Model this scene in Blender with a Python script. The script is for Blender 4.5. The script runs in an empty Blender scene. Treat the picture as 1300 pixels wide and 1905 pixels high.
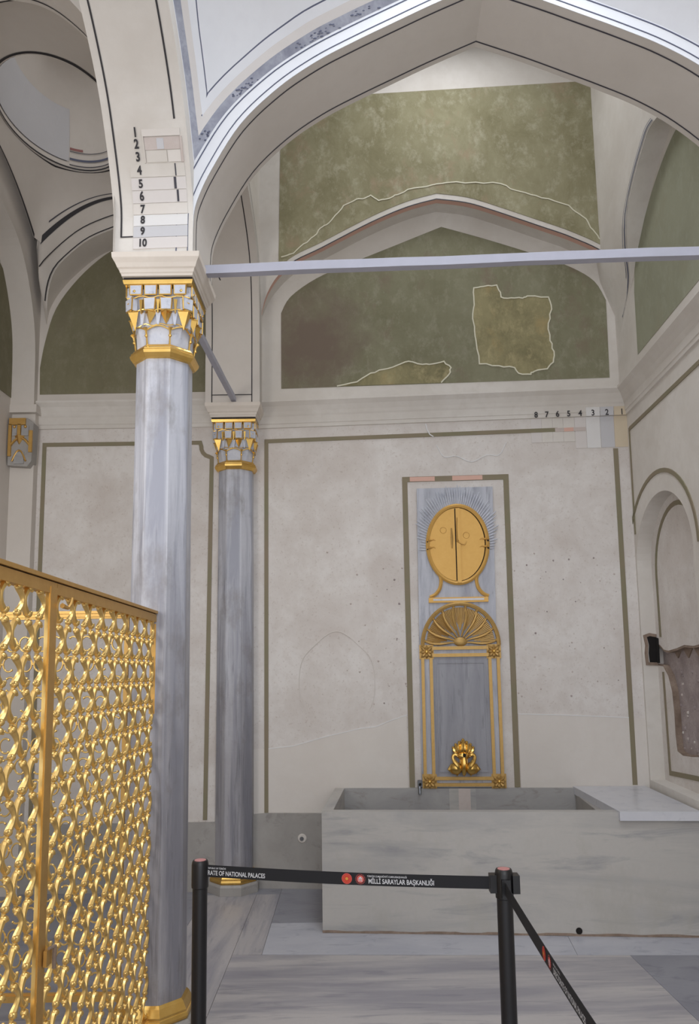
import bpy, bmesh, math, random
from mathutils import Vector, Matrix
from mathutils.geometry import tessellate_polygon
random.seed(7)
S = bpy.context.scene
COL = S.collection
PI = math.pi

# ------------------------------------------------------------------ camera
cam_d = bpy.data.cameras.new('camera'); cam = bpy.data.objects.new('camera', cam_d); COL.objects.link(cam)
S.camera = cam
FPX = 1400.0
cam_d.sensor_fit = 'VERTICAL'; cam_d.sensor_height = 36.0; cam_d.lens = FPX * 36.0 / 1905.0
cam_d.shift_y = (1056.0 - 952.5) / 1905.0
cam_d.clip_start = 0.05
pitch = math.atan(177.0 / 1400.0); roll = 0.0142
cam.matrix_world = Matrix.Translation((0, 0, 1.7)) @ Matrix.Rotation(PI / 2 + pitch, 4, 'X') @ Matrix.Rotation(-roll, 4, 'Z')

# ------------------------------------------------------------------ world, lights, exposure
w = bpy.data.worlds.new('world'); S.world = w; w.use_nodes = True
bg = w.node_tree.nodes['Background']; bg.inputs[0].default_value = (0.90, 0.93, 1.0, 1); bg.inputs[1].default_value = 1.08
def area(name, loc, size, power, col, target=None, sy=None):
    d = bpy.data.lights.new(name, 'AREA'); d.energy = power; d.color = col; d.size = size
    d.shape = 'RECTANGLE' if sy else 'DISK'
    if sy: d.size_y = sy
    o = bpy.data.objects.new(name, d); COL.objects.link(o); o.location = loc
    if target is not None:
        v = Vector(target) - Vector(loc); o.rotation_euler = v.to_track_quat('-Z', 'Y').to_euler()
    return o
area('front_dome_skylight', (0.7, 1.9, 6.35), 1.5, 54, (0.84, 0.91, 1.0))
area('back_bay_fill', (0.7, 4.75, 6.75), 1.0, 15, (0.95, 0.97, 1.0))  # added fill lamp for the back bay, its opening is unseen
area('left_dome_fill', (-1.9, 4.9, 6.15), 0.3, 1.8, (0.95, 0.97, 1.0))  # added lamp under the left dome to lift the dim bay
area('left_window_daylight', (-2.45, 2.3, 2.7), 0.9, 19, (1.0, 0.975, 0.94), (-1.2, 4.6, 2.2), 1.2)
area('rear_area_light', (0.8, -3.0, 2.6), 3.0, 40, (1.0, 0.97, 0.93), (0.4, 5.0, 1.8), 2.4)  # large warm area light behind the camera
vs = S.view_settings
vs.view_transform = 'Standard'; vs.look = 'None'; vs.gamma = 1.0; vs.use_curve_mapping = False; vs.exposure = 0.40

# ------------------------------------------------------------------ materials
M = {}
def srgb(r, g, b):
    f = lambda c: (c / 255 / 12.92) if c / 255 <= 0.04045 else ((c / 255 + 0.055) / 1.055) ** 2.4
    return (f(r), f(g), f(b), 1)
class NT:
    def __init__(s, name):
        s.m = bpy.data.materials.new(name); s.m.use_nodes = True; s.t = s.m.node_tree
        s.b = s.t.nodes['Principled BSDF']
        s.tc = s.t.nodes.new('ShaderNodeTexCoord'); M[name] = s.m
    def n(s, typ, **kw):
        x = s.t.nodes.new(typ)
        for k, v in kw.items():
            if k in x.inputs: x.inputs[k].default_value = v
            else: setattr(x, k, v)
        return x
    def l(s, a, b): s.t.links.new(a, b)
    def mapping(s, scale, rot=(0, 0, 0), src='Object'):
        mp = s.n('ShaderNodeMapping'); mp.inputs['Scale'].default_value = scale; mp.inputs['Rotation'].default_value = rot
        s.l(s.tc.outputs[src], mp.inputs[0]); return mp.outputs[0]
    def noise(s, vec, scale, detail=4, rough=0.55, dist=0.0):
        n = s.n('ShaderNodeTexNoise'); n.inputs['Scale'].default_value = scale; n.inputs['Detail'].default_value = detail
        n.inputs['Roughness'].default_value = rough; n.inputs['Distortion'].default_value = dist
        s.l(vec, n.inputs['Vector']); return n.outputs['Fac']
    def ramp(s, fac, stops):
        r = s.n('ShaderNodeValToRGB'); e = r.color_ramp.elements
        while len(e) < len(stops): e.new(0.5)
        for i, (p, c) in enumerate(stops): e[i].position = p; e[i].color = c
        s.l(fac, r.inputs[0]); return r.outputs[0]
    def mix(s, fac, a, b, mode='MIX'):
        x = s.n('ShaderNodeMix', data_type='RGBA', blend_type=mode)
        if isinstance(fac, (int, float)): x.inputs[0].default_value = fac
        else: s.l(fac, x.inputs[0])
        for v, i in ((a, 6), (b, 7)):
            if isinstance(v, tuple): x.inputs[i].default_value = v
            else: s.l(v, x.inputs[i])
        return x.outputs[2]
    def bump(s, h, strength=0.2, dist=0.01):
        b = s.n('ShaderNodeBump'); b.inputs['Strength'].default_value = strength; b.inputs['Distance'].default_value = dist
        s.l(h, b.inputs['Height']); s.l(b.outputs[0], s.b.inputs['Normal'])
    def col(s, c):
        if isinstance(c, tuple): s.b.inputs['Base Color'].default_value = c
        else: s.l(c, s.b.inputs['Base Color'])
    def rough(s, v): s.b.inputs['Roughness'].default_value = v
    def metal(s, v): s.b.inputs['Metallic'].default_value = v
W1 = (1, 1, 1, 1); K0 = (0, 0, 0, 1)
def plaster(name, base, blot, amount=0.5, scale=2.2, fleck=None, fleck_amt=0.0, bump=0.12, stretch=(1, 1, 1)):
    t = NT(name); v = t.mapping(stretch)
    n1 = t.noise(v, scale, 6, 0.62, 0.3); n2 = t.noise(v, scale * 7, 5, 0.65)
    f = t.ramp(n1, [(0.38, K0), (0.68, W1)]); c = t.mix(f, base, t.mix(amount, base, blot))
    f2 = t.ramp(n2, [(0.48, K0), (0.72, W1)])
    c = t.mix(t.mix(0.65, K0, f2), c, t.mix(amount * 0.8, base, blot))
    if fleck:
        n3 = t.noise(v, scale * 22, 3, 0.6)
        c = t.mix(t.mix(fleck_amt, K0, t.ramp(n3, [(0.60, K0), (0.70, W1)])), c, fleck)
    t.col(c); t.rough(0.88); t.bump(n2, bump, 0.006); return t
plaster('plaster_white', srgb(214, 209, 202), srgb(190, 182, 172), 0.6, 1.6)
plaster('plaster_cool', srgb(222, 223, 226), srgb(210, 210, 214), 0.4, 2.5, bump=0.06)
plaster('plaster_old', srgb(216, 211, 206), srgb(192, 182, 174), 0.75, 2.6, srgb(150, 128, 112), 0.30, 0.22)
plaster('plaster_soffit', srgb(206, 199, 191), srgb(194, 186, 177), 0.5, 2.2, bump=0.06)
plaster('plaster_patch', srgb(213, 207, 200), srgb(204, 196, 188), 0.5, 3)
plaster('stone_impost', srgb(216, 207, 196), srgb(200, 189, 177), 0.5, 4, bump=0.05)
def green(name, base, dark, pale, warm):
    t = NT(name); v = t.mapping((1, 1, 0.7))
    a = t.noise(v, 2.4, 8, 0.74, 0.3); b = t.noise(v, 10.0, 8, 0.78, 0.2); c = t.noise(t.mapping((1.3, 1.3, 1.0), (0.3, 0.2, 1)), 3.1, 5, 0.65)
    col = t.mix(t.ramp(a, [(0.40, K0), (0.66, W1)]), base, dark)
    col = t.mix(t.mix(0.65, K0, t.ramp(b, [(0.50, K0), (0.66, W1)])), col, pale)
    col = t.mix(t.mix(0.75, K0, t.ramp(c, [(0.56, K0), (0.72, W1)])), col, warm)
    t.col(col); t.rough(0.9); t.bump(b, 0.18, 0.006)
green('green_upper', srgb(150, 145, 116), srgb(126, 120, 90), srgb(178, 173, 150), srgb(160, 138, 114))
green('green_lower', srgb(134, 132, 108), srgb(118, 115, 90), srgb(150, 148, 128), srgb(126, 110, 95))
green('green_dark', srgb(126, 121, 97), srgb(113, 108, 83), srgb(136, 131, 111), srgb(120, 112, 92))
green('green_clean', srgb(150, 151, 130), srgb(140, 141, 120), srgb(158, 159, 140), srgb(148, 146, 124))
green('green_patch', srgb(150, 142, 106), srgb(116, 110, 80), srgb(178, 166, 126), srgb(166, 146, 102))
def brown_stain():
    t = M['green_lower'].node_tree; b = t.nodes['Principled BSDF']; src = b.inputs['Base Color'].links[0].from_socket
    tc = t.nodes.new('ShaderNodeTexCoord'); vm = t.nodes.new('ShaderNodeVectorMath'); vm.operation = 'DISTANCE'; t.links.new(tc.outputs['Object'], vm.inputs[0]); vm.inputs[1].default_value = (-0.32, 5.95, 4.32)
    ns = t.nodes.new('ShaderNodeTexNoise'); ns.inputs['Scale'].default_value = 4.0; ns.inputs['Detail'].default_value = 7; ns.inputs['Roughness'].default_value = 0.7; t.links.new(tc.outputs['Object'], ns.inputs['Vector'])
    ma = t.nodes.new('ShaderNodeMath'); ma.operation = 'MULTIPLY_ADD'; t.links.new(ns.outputs['Fac'], ma.inputs[0]); ma.inputs[1].default_value = 0.9; t.links.new(vm.outputs['Value'], ma.inputs[2])
    rp = t.nodes.new('ShaderNodeMapRange'); rp.inputs['From Min'].default_value = 0.62; rp.inputs['From Max'].default_value = 1.05; rp.inputs['To Min'].default_value = 0.95; rp.inputs['To Max'].default_value = 0.0; t.links.new(ma.outputs[0], rp.inputs['Value'])
    mx = t.nodes.new('ShaderNodeMix'); mx.data_type = 'RGBA'; t.links.new(rp.outputs[0], mx.inputs[0]); t.links.new(src, mx.inputs[6]); mx.inputs[7].default_value = srgb(114, 100, 88); t.links.new(mx.outputs[2], b.inputs['Base Color'])
brown_stain()   # old damp stain at the left of the lunette
plaster('border_green', srgb(128, 123, 98), srgb(140, 124, 106), 0.8, 2.0)
plaster('border_green_dark', srgb(104, 103, 74), srgb(116, 110, 84), 0.6, 3.0)
plaster('border_pink', srgb(214, 174, 158), srgb(204, 164, 150), 0.5, 3)
plaster('paint_bluegrey', srgb(166, 168, 178), srgb(120, 122, 136), 0.9, 7)
plaster('paint_beige', srgb(212, 207, 203), srgb(204, 199, 195), 0.5, 4)
plaster('swatch_grey', srgb(194, 193, 195), srgb(188, 187, 189), 0.4, 5)
plaster('swatch_light', srgb(218, 216, 214), srgb(210, 208, 206), 0.4, 5)
plaster('swatch_tan', srgb(204, 190, 166), srgb(198, 182, 158), 0.5, 5)
plaster('swatch_rose', srgb(196, 185, 179), srgb(178, 162, 154), 0.5, 6)
plaster('swatch_plain', srgb(210, 204, 200), srgb(204, 198, 194), 0.4, 5)
def flat(name, c, rough=0.7, metal=0.0):
    t = NT(name); n = t.noise(t.mapping((1, 1, 1)), 14, 3)
    cc = tuple(x * 0.86 for x in c[:3]) + (1,)
    t.col(t.mix(n, c, cc)); t.rough(rough); t.metal(metal); return t
flat('line_black', srgb(48, 45, 48)); flat('line_navy', srgb(92, 96, 116)); flat('line_dark', srgb(66, 64, 72))
flat('crack_pale', srgb(222, 218, 196)); flat('white_paint', srgb(226, 226, 226)); flat('joint_dark', srgb(70, 68, 68))
flat('black_plastic', srgb(20, 19, 21), 0.38); flat('belt_black', srgb(17, 17, 22), 0.75)
flat('belt_white', srgb(205, 205, 208)); flat('belt_red', srgb(196, 52, 42)); flat('belt_rose', srgb(206, 92, 84)); flat('belt_gold', srgb(206, 150, 60))
flat('cap_red', srgb(196, 132, 130), 0.3); flat('hole_black', srgb(26, 22, 20), 0.95); flat('lead_black', srgb(44, 38, 36), 0.8)
flat('rod_paint', srgb(172, 172, 184), 0.6); flat('steel_grey', srgb(120, 122, 126), 0.35, 0.8); flat('rose_paint', srgb(150, 100, 96))
def marble(name, light, dark, vein, scale=(1, 1, 1), rot=(0, 0, 0), ns=3.0, rough=0.35, stain=None, lo=0.42, hi=0.70):
    t = NT(name); v = t.mapping(scale, rot)
    a = t.noise(v, ns, 7, 0.62, 0.5); b = t.noise(v, ns * 3.1, 6, 0.66, 0.6)
    c = t.mix(t.ramp(a, [(lo, K0), (hi, W1)]), light, dark)
    c = t.mix(t.mix(0.7, K0, t.ramp(b, [(0.55, K0), (0.70, W1)])), c, vein)
    g = t.noise(t.mapping((1, 1, 1)), 40, 3)
    c = t.mix(t.mix(0.25, K0, g), c, dark)
    if stain:
        s = t.noise(t.mapping((1.5, 1.5, 0.8)), 2.0, 6, 0.7)
        c = t.mix(t.mix(0.7, K0, t.ramp(s, [(0.52, K0), (0.66, W1)])), c, stain)
    t.col(c); t.rough(rough); t.bump(b, 0.06, 0.004); return t
marble('marble_column', srgb(196, 197, 204), srgb(150, 152, 163), srgb(104, 104, 112), (4.2, 4.2, 0.20), (0.0, 0.03, 0), 3.0, 0.42, srgb(136, 132, 132), 0.40, 0.62)
def column_stain_shade():
    t = M['marble_column'].node_tree; b = t.nodes['Principled BSDF']; src = b.inputs['Base Color'].links[0].from_socket
    tc = t.nodes.new('ShaderNodeTexCoord'); sp = t.nodes.new('ShaderNodeSeparateXYZ'); t.links.new(tc.outputs['Object'], sp.inputs[0])
    ns = t.nodes.new('ShaderNodeTexNoise'); ns.inputs['Scale'].default_value = 2.5; ns.inputs['Detail'].default_value = 6; t.links.new(tc.outputs['Object'], ns.inputs['Vector'])
    ma = t.nodes.new('ShaderNodeMath'); ma.operation = 'MULTIPLY_ADD'; t.links.new(ns.outputs['Fac'], ma.inputs[0]); ma.inputs[1].default_value = -1.6; t.links.new(sp.outputs['Z'], ma.inputs[2])
    rp = t.nodes.new('ShaderNodeMapRange'); rp.inputs['From Min'].default_value = 0.1; rp.inputs['From Max'].default_value = 1.6; rp.inputs['To Min'].default_value = 0.75; rp.inputs['To Max'].default_value = 0.0; t.links.new(ma.outputs[0], rp.inputs['Value'])
    mx = t.nodes.new('ShaderNodeMix'); mx.data_type = 'RGBA'; mx.blend_type = 'MULTIPLY'; t.links.new(rp.outputs[0], mx.inputs[0]); t.links.new(src, mx.inputs[6]); mx.inputs[7].default_value = srgb(196, 190, 186); t.links.new(mx.outputs[2], b.inputs['Base Color'])
column_stain_shade()   # stains, plus dimmer light low down put into the shaft colour
marble('marble_capital', srgb(200, 202, 210), srgb(176, 180, 192), srgb(140, 144, 158), (1, 1, 1), (0, 0, 0), 9.0, 0.4)
marble('marble_panel', srgb(186, 188, 196), srgb(150, 152, 162), srgb(118, 119, 128), (3.5, 1, 0.35), (0, 0.02, 0), 3.4, 0.4)
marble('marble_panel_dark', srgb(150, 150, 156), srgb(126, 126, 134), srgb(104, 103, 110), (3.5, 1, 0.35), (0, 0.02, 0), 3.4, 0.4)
marble('marble_tub', srgb(184, 180, 174), srgb(153, 152, 152), srgb(138, 138, 141), (0.30, 0.30, 2.0), (0, 0.20, 0), 1.7, 0.5, srgb(170, 166, 158), 0.46, 0.68)
marble('marble_tub_inside', srgb(164, 162, 160), srgb(146, 144, 144), srgb(132, 124, 116), (0.8, 0.8, 2.0), (0, 0.1, 0), 2.5, 0.45)
marble('marble_white', srgb(204, 204, 208), srgb(190, 191, 198), srgb(164, 166, 174), (1, 1, 1), (0, 0, 0), 3.5, 0.32)
marble('marble_base', srgb(164, 160, 155), srgb(148, 144, 139), srgb(126, 121, 116), (1, 1, 1), (0, 0, 0), 2.6, 0.5)
marble('marble_floor', srgb(182, 177, 175), srgb(146, 143, 149), srgb(116, 115, 126), (0.36, 3.0, 1), (0, 0, 0.03), 1.7, 0.34, None, 0.43, 0.60)
marble('marble_floor_diag', srgb(180, 175, 174), srgb(140, 138, 146), srgb(110, 109, 121), (3.6, 0.42, 1), (0, 0, 0.30), 1.8, 0.34, None, 0.42, 0.62)
marble('marble_floor_grey', srgb(142, 142, 149), srgb(126, 126, 135), srgb(104, 105, 115), (0.7, 1.4, 1), (0, 0, 0.3), 2.4, 0.34)
marble('marble_floor_pale', srgb(184, 184, 190), srgb(168, 169, 178), srgb(138, 140, 152), (0.8, 1.8, 1), (0, 0, 0.2), 2.4, 0.32)
def gold(name, c1, c2, rough, metal, nscale=25):
    t = NT(name); n = t.noise(t.mapping((1, 1, 1)), nscale, 4, 0.6)
    t.col(t.mix(n, c1, c2)); t.rough(rough); t.metal(metal)
    t.bump(n, 0.05, 0.002); return t
gold('gold_leaf', srgb(240, 202, 122), srgb(214, 170, 84), 0.27, 0.92)
gold('gold_screen', srgb(242, 210, 140), srgb(222, 182, 104), 0.33, 0.90)
gold('gold_bar', srgb(212, 172, 104), srgb(190, 148, 80), 0.45, 0.75)
gold('gold_paint', srgb(216, 172, 96), srgb(204, 158, 80), 0.5, 0.35)
gold('gold_dull', srgb(202, 166, 102), srgb(176, 140, 80), 0.48, 0.5, 40)
plaster('rubble', srgb(170, 158, 156), srgb(132, 120, 118), 0.9, 6, srgb(205, 192, 182), 0.6, 0.5)
plaster('brick_dust', srgb(150, 132, 117), srgb(114, 96, 82), 0.9, 9, None, 0, 0.5)

# ------------------------------------------------------------------ mesh helpers
class MB:
    def __init__(s): s.v = []; s.f = []
    def add(s, vs, fs):
        o = len(s.v); s.v += [tuple(p) for p in vs]; s.f += [tuple(i + o for i in f) for f in fs]; return s
    def box(s, x0, x1, y0, y1, z0, z1, fr=None):
        vs = [(x, y, z) for z in (z0, z1) for y in (y0, y1) for x in (x0, x1)]
        if fr: vs = [fr(*p) for p in vs]
        return s.add(vs, [(0, 2, 3, 1), (4, 5, 7, 6), (0, 1, 5, 4), (2, 6, 7, 3), (0, 4, 6, 2), (1, 3, 7, 5)])
    def prism(s, outer, holes, v0, v1, fr):
        loops = [outer] + list(holes); pts = [p for L in loops for p in L]; n = len(pts)
        tr = tessellate_polygon([[Vector((p[0], p[1], 0)) for p in L] for L in loops])
        vs = [fr(p[0], v0, p[1]) for p in pts] + [fr(p[0], v1, p[1]) for p in pts]
        fs = [tuple(t) for t in tr] + [tuple(i + n for i in reversed(t)) for t in tr]
        o = 0
        for L in loops:
            m = len(L)
            for i in range(m):
                j = (i + 1) % m; fs.append((o + i, o + j, n + o + j, n + o + i))
            o += m
        return s.add(vs, fs)
    def ribbon(s, pts, wd, v0, v1, fr, closed=False):
        n = len(pts); L = []; R = []
        for i in range(n):
            if closed: a = pts[i - 1]; b = pts[(i + 1) % n]
            else: a = pts[max(i - 1, 0)]; b = pts[min(i + 1, n - 1)]
            p = pts[i]
            def nrm(p, q):
                dx, dz = q[0] - p[0], q[1] - p[1]; l = math.hypot(dx, dz) or 1; return (-dz / l, dx / l)
            n1 = nrm(a, p) if a != p else nrm(p, b); n2 = nrm(p, b) if b != p else n1
            mx, mz = n1[0] + n2[0], n1[1] + n2[1]; l = math.hypot(mx, mz) or 1; mx /= l; mz /= l
            k = 0.5 * wd / max(0.35, mx * n1[0] + mz * n1[1])
            L.append((p[0] + mx * k, p[1] + mz * k)); R.append((p[0] - mx * k, p[1] - mz * k))
        vs = [];
        for q, v in ((L, v1), (R, v1), (L, v0), (R, v0)): vs += [fr(a, v, b) for a, b in q]
        fs = []
        for i in range(n if closed else n - 1):
            j = (i + 1) % n
            fs += [(i, j, n + j, n + i), (2 * n + i, 2 * n + j, j, i), (n + i, n + j, 3 * n + j, 3 * n + i)]
        if not closed: fs += [(0, n, 3 * n, 2 * n), (n - 1, 3 * n - 1, 4 * n - 1, 2 * n - 1)]
        return s.add(vs, fs)
    def tube(s, pts, rad, n=6, caps=True):
        pts = [Vector(p) for p in pts]; m = len(pts)
        if not isinstance(rad, (list, tuple)): rad = [rad] * m
        up = None; vs = []
        for i in range(m):
            t = (pts[min(i + 1, m - 1)] - pts[max(i - 1, 0)]).normalized()
            if up is None:
                up = Vector((0, 0, 1)) if abs(t.z) < 0.9 else Vector((0, 1, 0))
            a = t.cross(up)
            if a.length < 1e-5: a = t.cross(Vector((1, 0, 0)))
            a.normalize(); b = a.cross(t).normalized(); up = b
            for k in range(n):
                an = 2 * PI * (k + 0.5) / n; vs.append(pts[i] + (a * math.cos(an) + b * math.sin(an)) * rad[i])
        fs = [(i * n + k, i * n + (k + 1) % n, (i + 1) * n + (k + 1) % n, (i + 1) * n + k) for i in range(m - 1) for k in range(n)]
        if caps: fs += [tuple(range(n)), tuple(range((m - 1) * n, m * n))]
        return s.add(vs, fs)
    def lathe(s, prof, n=24, cx=0, cy=0, rot=0.0, cap=True):
        vs = []; m = len(prof)
        for r, z in prof:
            for k in range(n):
                a = rot + 2 * PI * k / n; vs.append((cx + r * math.cos(a), cy + r * math.sin(a), z))
        fs = [(i * n + k, i * n + (k + 1) % n, (i + 1) * n + (k + 1) % n, (i + 1) * n + k) for i in range(m - 1) for k in range(n)]
        if cap: fs += [tuple(range(n)), tuple(range((m - 1) * n, m * n))]
        return s.add(vs, fs)
    def ball(s, c, r, n=8, m=5, sc=(1, 1, 1)):
        vs = [(c[0], c[1], c[2] - r * sc[2])]
        for i in range(1, m):
            a = -PI / 2 + PI * i / m
            for k in range(n):
                b = 2 * PI * k / n
                vs.append((c[0] + r * sc[0] * math.cos(a) * math.cos(b), c[1] + r * sc[1] * math.cos(a) * math.sin(b), c[2] + r * sc[2] * math.sin(a)))
        vs.append((c[0], c[1], c[2] + r * sc[2])); t = len(vs) - 1; fs = []
        for k in range(n):
            j = (k + 1) % n; fs += [(0, 1 + j, 1 + k), (t, 1 + (m - 2) * n + k, 1 + (m - 2) * n + j)]
            for i in range(m - 2): fs.append((1 + i * n + k, 1 + i * n + j, 1 + (i + 1) * n + j, 1 + (i + 1) * n + k))
        return s.add(vs, fs)
    def grid(s, P):
        r = len(P); c = len(P[0])
        return s.add([p for row in P for p in row], [(i * c + j, i * c + j + 1, (i + 1) * c + j + 1, (i + 1) * c + j) for i in range(r - 1) for j in range(c - 1)])
    def mesh(s, name, mat, smooth=False, ang=40):
        me = bpy.data.meshes.new(name); me.from_pydata([tuple(p) for p in s.v], [], s.f)
        bm = bmesh.new(); bm.from_mesh(me); bmesh.ops.remove_doubles(bm, verts=bm.verts, dist=1e-5)
        bmesh.ops.recalc_face_normals(bm, faces=bm.faces)
        if smooth:
            for f in bm.faces: f.smooth = True
            lim = math.radians(ang)
            for e in bm.edges:
                if len(e.link_faces) != 2 or e.calc_face_angle(0) > lim: e.smooth = False
        bm.to_mesh(me); bm.free(); me.materials.append(M[mat]); return me
    def build(s, name, mat, parent=None, smooth=False, loc=None, ang=40):
        return place(name, s.mesh(name, mat, smooth, ang), parent, loc)
def place(name, me, parent=None, loc=None):
    o = bpy.data.objects.new(name, me); COL.objects.link(o)
    if parent is not None:
        o.parent = parent; t = Vector((0, 0, 0)); p = parent
        while p is not None: t += p.location; p = p.parent
        o.matrix_parent_inverse = Matrix.Translation(-parent_world(parent))
    if loc: o.location = loc
    return o
def parent_world(p):
    if p.parent is None: return p.location.copy()
    return parent_world(p.parent) + p.matrix_parent_inverse.translation + p.location
def tag(o, label=None, cat=None, group=None, kind=None):
    for k, v in (('label', label), ('category', cat), ('group', group), ('kind', kind)):
        if v: o[k] = v
    return o
def thing(name, loc, label, cat, group=None):
    o = bpy.data.objects.new(name, None); COL.objects.link(o); o.location = loc; o.empty_display_size = 0.1
    return tag(o, label, cat, group)
def struct(o, label=None): return tag(o, label, None, None, 'structure')
ID = lambda x, y, z: (x, y, z)
def arcs(pts, k=6):
    """Catmull-Rom through points"""
    out = []; n = len(pts)
    for i in range(n - 1):
        p0 = pts[max(i - 1, 0)]; p1 = pts[i]; p2 = pts[i + 1]; p3 = pts[min(i + 2, n - 1)]
        for j in range(k):
            t = j / k
            out.append(tuple(0.5 * (2 * b + (c - a) * t + (2 * a - 5 * b + 4 * c - d) * t * t + (3 * b - a - 3 * c + d) * t ** 3) for a, b, c, d in zip(p0, p1, p2, p3)))
    out.append(tuple(pts[-1])); return out
def text_mesh(body, size, fn, mat, name, parent, xs=1.0, align='CENTER', bold=0.0):
    cu = bpy.data.curves.new('lettering', 'FONT'); cu.body = body; cu.size = size; cu.align_x = align; cu.align_y = 'CENTER'; cu.offset = bold; cu.resolution_u = 4
    ob = bpy.data.objects.new('lettering', cu); COL.objects.link(ob)
    dg = bpy.context.evaluated_depsgraph_get(); me = bpy.data.meshes.new_from_object(ob.evaluated_get(dg))
    bpy.data.objects.remove(ob); bpy.data.curves.remove(cu)
    for v in me.vertices: v.co = Vector(fn(v.co.x * xs, v.co.y))
    me.materials.clear(); me.materials.append(M[mat]); me.name = name
    return place(name, me, parent)

# ------------------------------------------------------------------ wall frames
def frame(ox, oy, ang):
    a = math.radians(ang); c, s = math.cos(a), math.sin(a)
    return lambda u, v, z: (ox + u * c + v * s, oy + u * s - v * c, z)
BW = frame(-0.66, 6.03, -4.3)           # back wall of the fountain bay: u along, v towards the room
LW = frame(-0.66, 5.97, 0.0)            # back wall of the narrow bay on the left
FA = frame(-0.974, 3.58, -2.3)          # plane of the wide cross arch (v towards the camera)
_k = math.hypot(1, 0.046)
RW = lambda s, v, z: (2.228 - 0.046 * s / _k - v / _k, 5.815 - s / _k + 0.046 * v / _k, z)   # right wall: s towards the camera

# ------------------------------------------------------------------ floor
fl = struct(MB().box(-4, 3.4, -1.2, 6.5, -0.16, -0.006).build('floor', 'marble_base'))
def slab(pts, mat):
    cx = sum(p[0] for p in pts) / len(pts); cy = sum(p[1] for p in pts) / len(pts)
    q = []
    for x, y in pts:
        dx, dy = cx - x, cy - y; q.append((x + math.copysign(min(0.0011, abs(dx)), dx), y + math.copysign(min(0.0011, abs(dy)), dy)))
    MB().prism(q, [], -0.0055, random.uniform(-0.0006, 0.0006), lambda a, v, b: (a, b, v)).build('floor_slab', mat, fl)
R4 = lambda a, b, c, d: [(a, c), (b, c), (b, d), (a, d)]
slab(R4(-0.725, -0.55, 4.69, 5.86), 'marble_floor_diag'); slab(R4(-1.10, -0.725, 4.44, 5.86), 'marble_floor_diag')
slab(R4(-1.10, -0.725, 3.3, 4.44), 'marble_floor_diag'); slab(R4(-1.1, -0.55, 5.86, 6.1), 'marble_floor_grey')
slab([(-0.55, 5.23), (-0.16, 5.23), (-0.16, 6.1), (-0.55, 6.1)], 'marble_floor_grey')
slab([(-0.55, 4.69), (1.29, 4.613), (1.325, 4.96), (-0.16, 5.06), (-0.16, 5.23), (-0.55, 5.23)], 'marble_floor_pale')
slab([(1.29, 4.613), (2.3, 4.575), (2.3, 4.93), (1.325, 4.96)], 'marble_floor_pale')
slab([(-0.725, 3.3), (1.63, 3.3), (1.59, 4.60), (-0.725, 4.69)], 'marble_floor')
slab([(1.63, 3.3), (2.3, 3.3), (2.3, 4.575), (1.59, 4.60)], 'marble_floor_grey')
for x0, x1 in ((-1.1, 0.2), (0.2, 1.4), (1.4, 2.6)):
    for y0, y1 in ((2.0, 3.3), (0.6, 2.0), (-1.2, 0.6)): slab(R4(x0, x1, y0, y1), 'marble_floor')
for x0, x1 in ((-2.7, -1.9), (-1.9, -1.1)):
    for y0, y1 in ((4.9, 6.0), (3.9, 4.9), (2.9, 3.9), (1.4, 2.9), (-1.2, 1.4)): slab(R4(x0, x1, y0, y1), 'marble_floor_grey' if y0 > 3 else 'marble_floor')

# ------------------------------------------------------------------ back wall, fountain bay
wb = struct(MB().prism([(-0.22, 0), (3.1, 0), (3.1, 3.84), (-0.22, 3.84)], [], -0.25, 0, BW).build('wall_back', 'plaster_old'))
# repaired, smoother strip of plaster below the hairline
rep = [(-0.22, 0.0), (1.09, 0.0), (1.09, 1.29), (0.85, 1.203), (0.72, 1.19), (0.43, 1.124), (0.2, 1.06), (-0.009, 1.04), (-0.22, 1.03)]
MB().prism(rep, [], 0, 0.004, BW).build('plaster_repair', 'plaster_patch', wb)
MB().prism([(1.945, 0.0), (2.9, 0.0), (2.9, 1.25), (2.776, 1.257), (2.3, 1.28), (1.945, 1.292)], [], 0, 0.004, BW).build('plaster_repair', 'plaster_patch', wb)
# coved cornice and upper wall
def cornice(fr, a, b, parent, mat='plaster_white', z0=0.0):
    prof = [(0, 3.628), (0.012, 3.632), (0.012, 3.660), (0.018, 3.665), (0.018, 3.722), (0.026, 3.735), (0.034, 3.76), (0.055, 3.80), (0.085, 3.83), (0.085, 3.845), (0, 3.845)]
    m = MB(); n = len(prof)
    m.add([fr(a, v, z) for v, z in prof] + [fr(b, v, z) for v, z in prof], [(i, (i + 1) % n, n + (i + 1) % n, n + i) for i in range(n)] + [tuple(range(n)), tuple(range(n, 2 * n))])
    return m.build('cornice', mat, parent)
cornice(BW, -0.2, 2.92, wb)
ub = struct(MB().prism([(-0.22, 3.84), (3.1, 3.84), (3.1, 7.1), (-0.22, 7.1)], [], -0.25, 0.06, BW).build('wall_back_upper', 'plaster_white'))
LUN = [(0.125, 3.945), (0.125, 4.58)] + arcs([(0.125, 4.60), (0.205, 4.74), (0.423, 4.89), (0.72, 5.01), (1.10, 5.150), (1.472, 5.287)], 4) + arcs([(1.472, 5.287), (1.85, 5.15), (2.25, 4.99), (2.515, 4.869), (2.69, 4.74), (2.772, 4.575)], 4)[1:] + [(2.765, 3.925)]
MB().prism(LUN, [], 0.05, 0.063, BW).build('painted_lunette', 'green_lower', ub)
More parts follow.
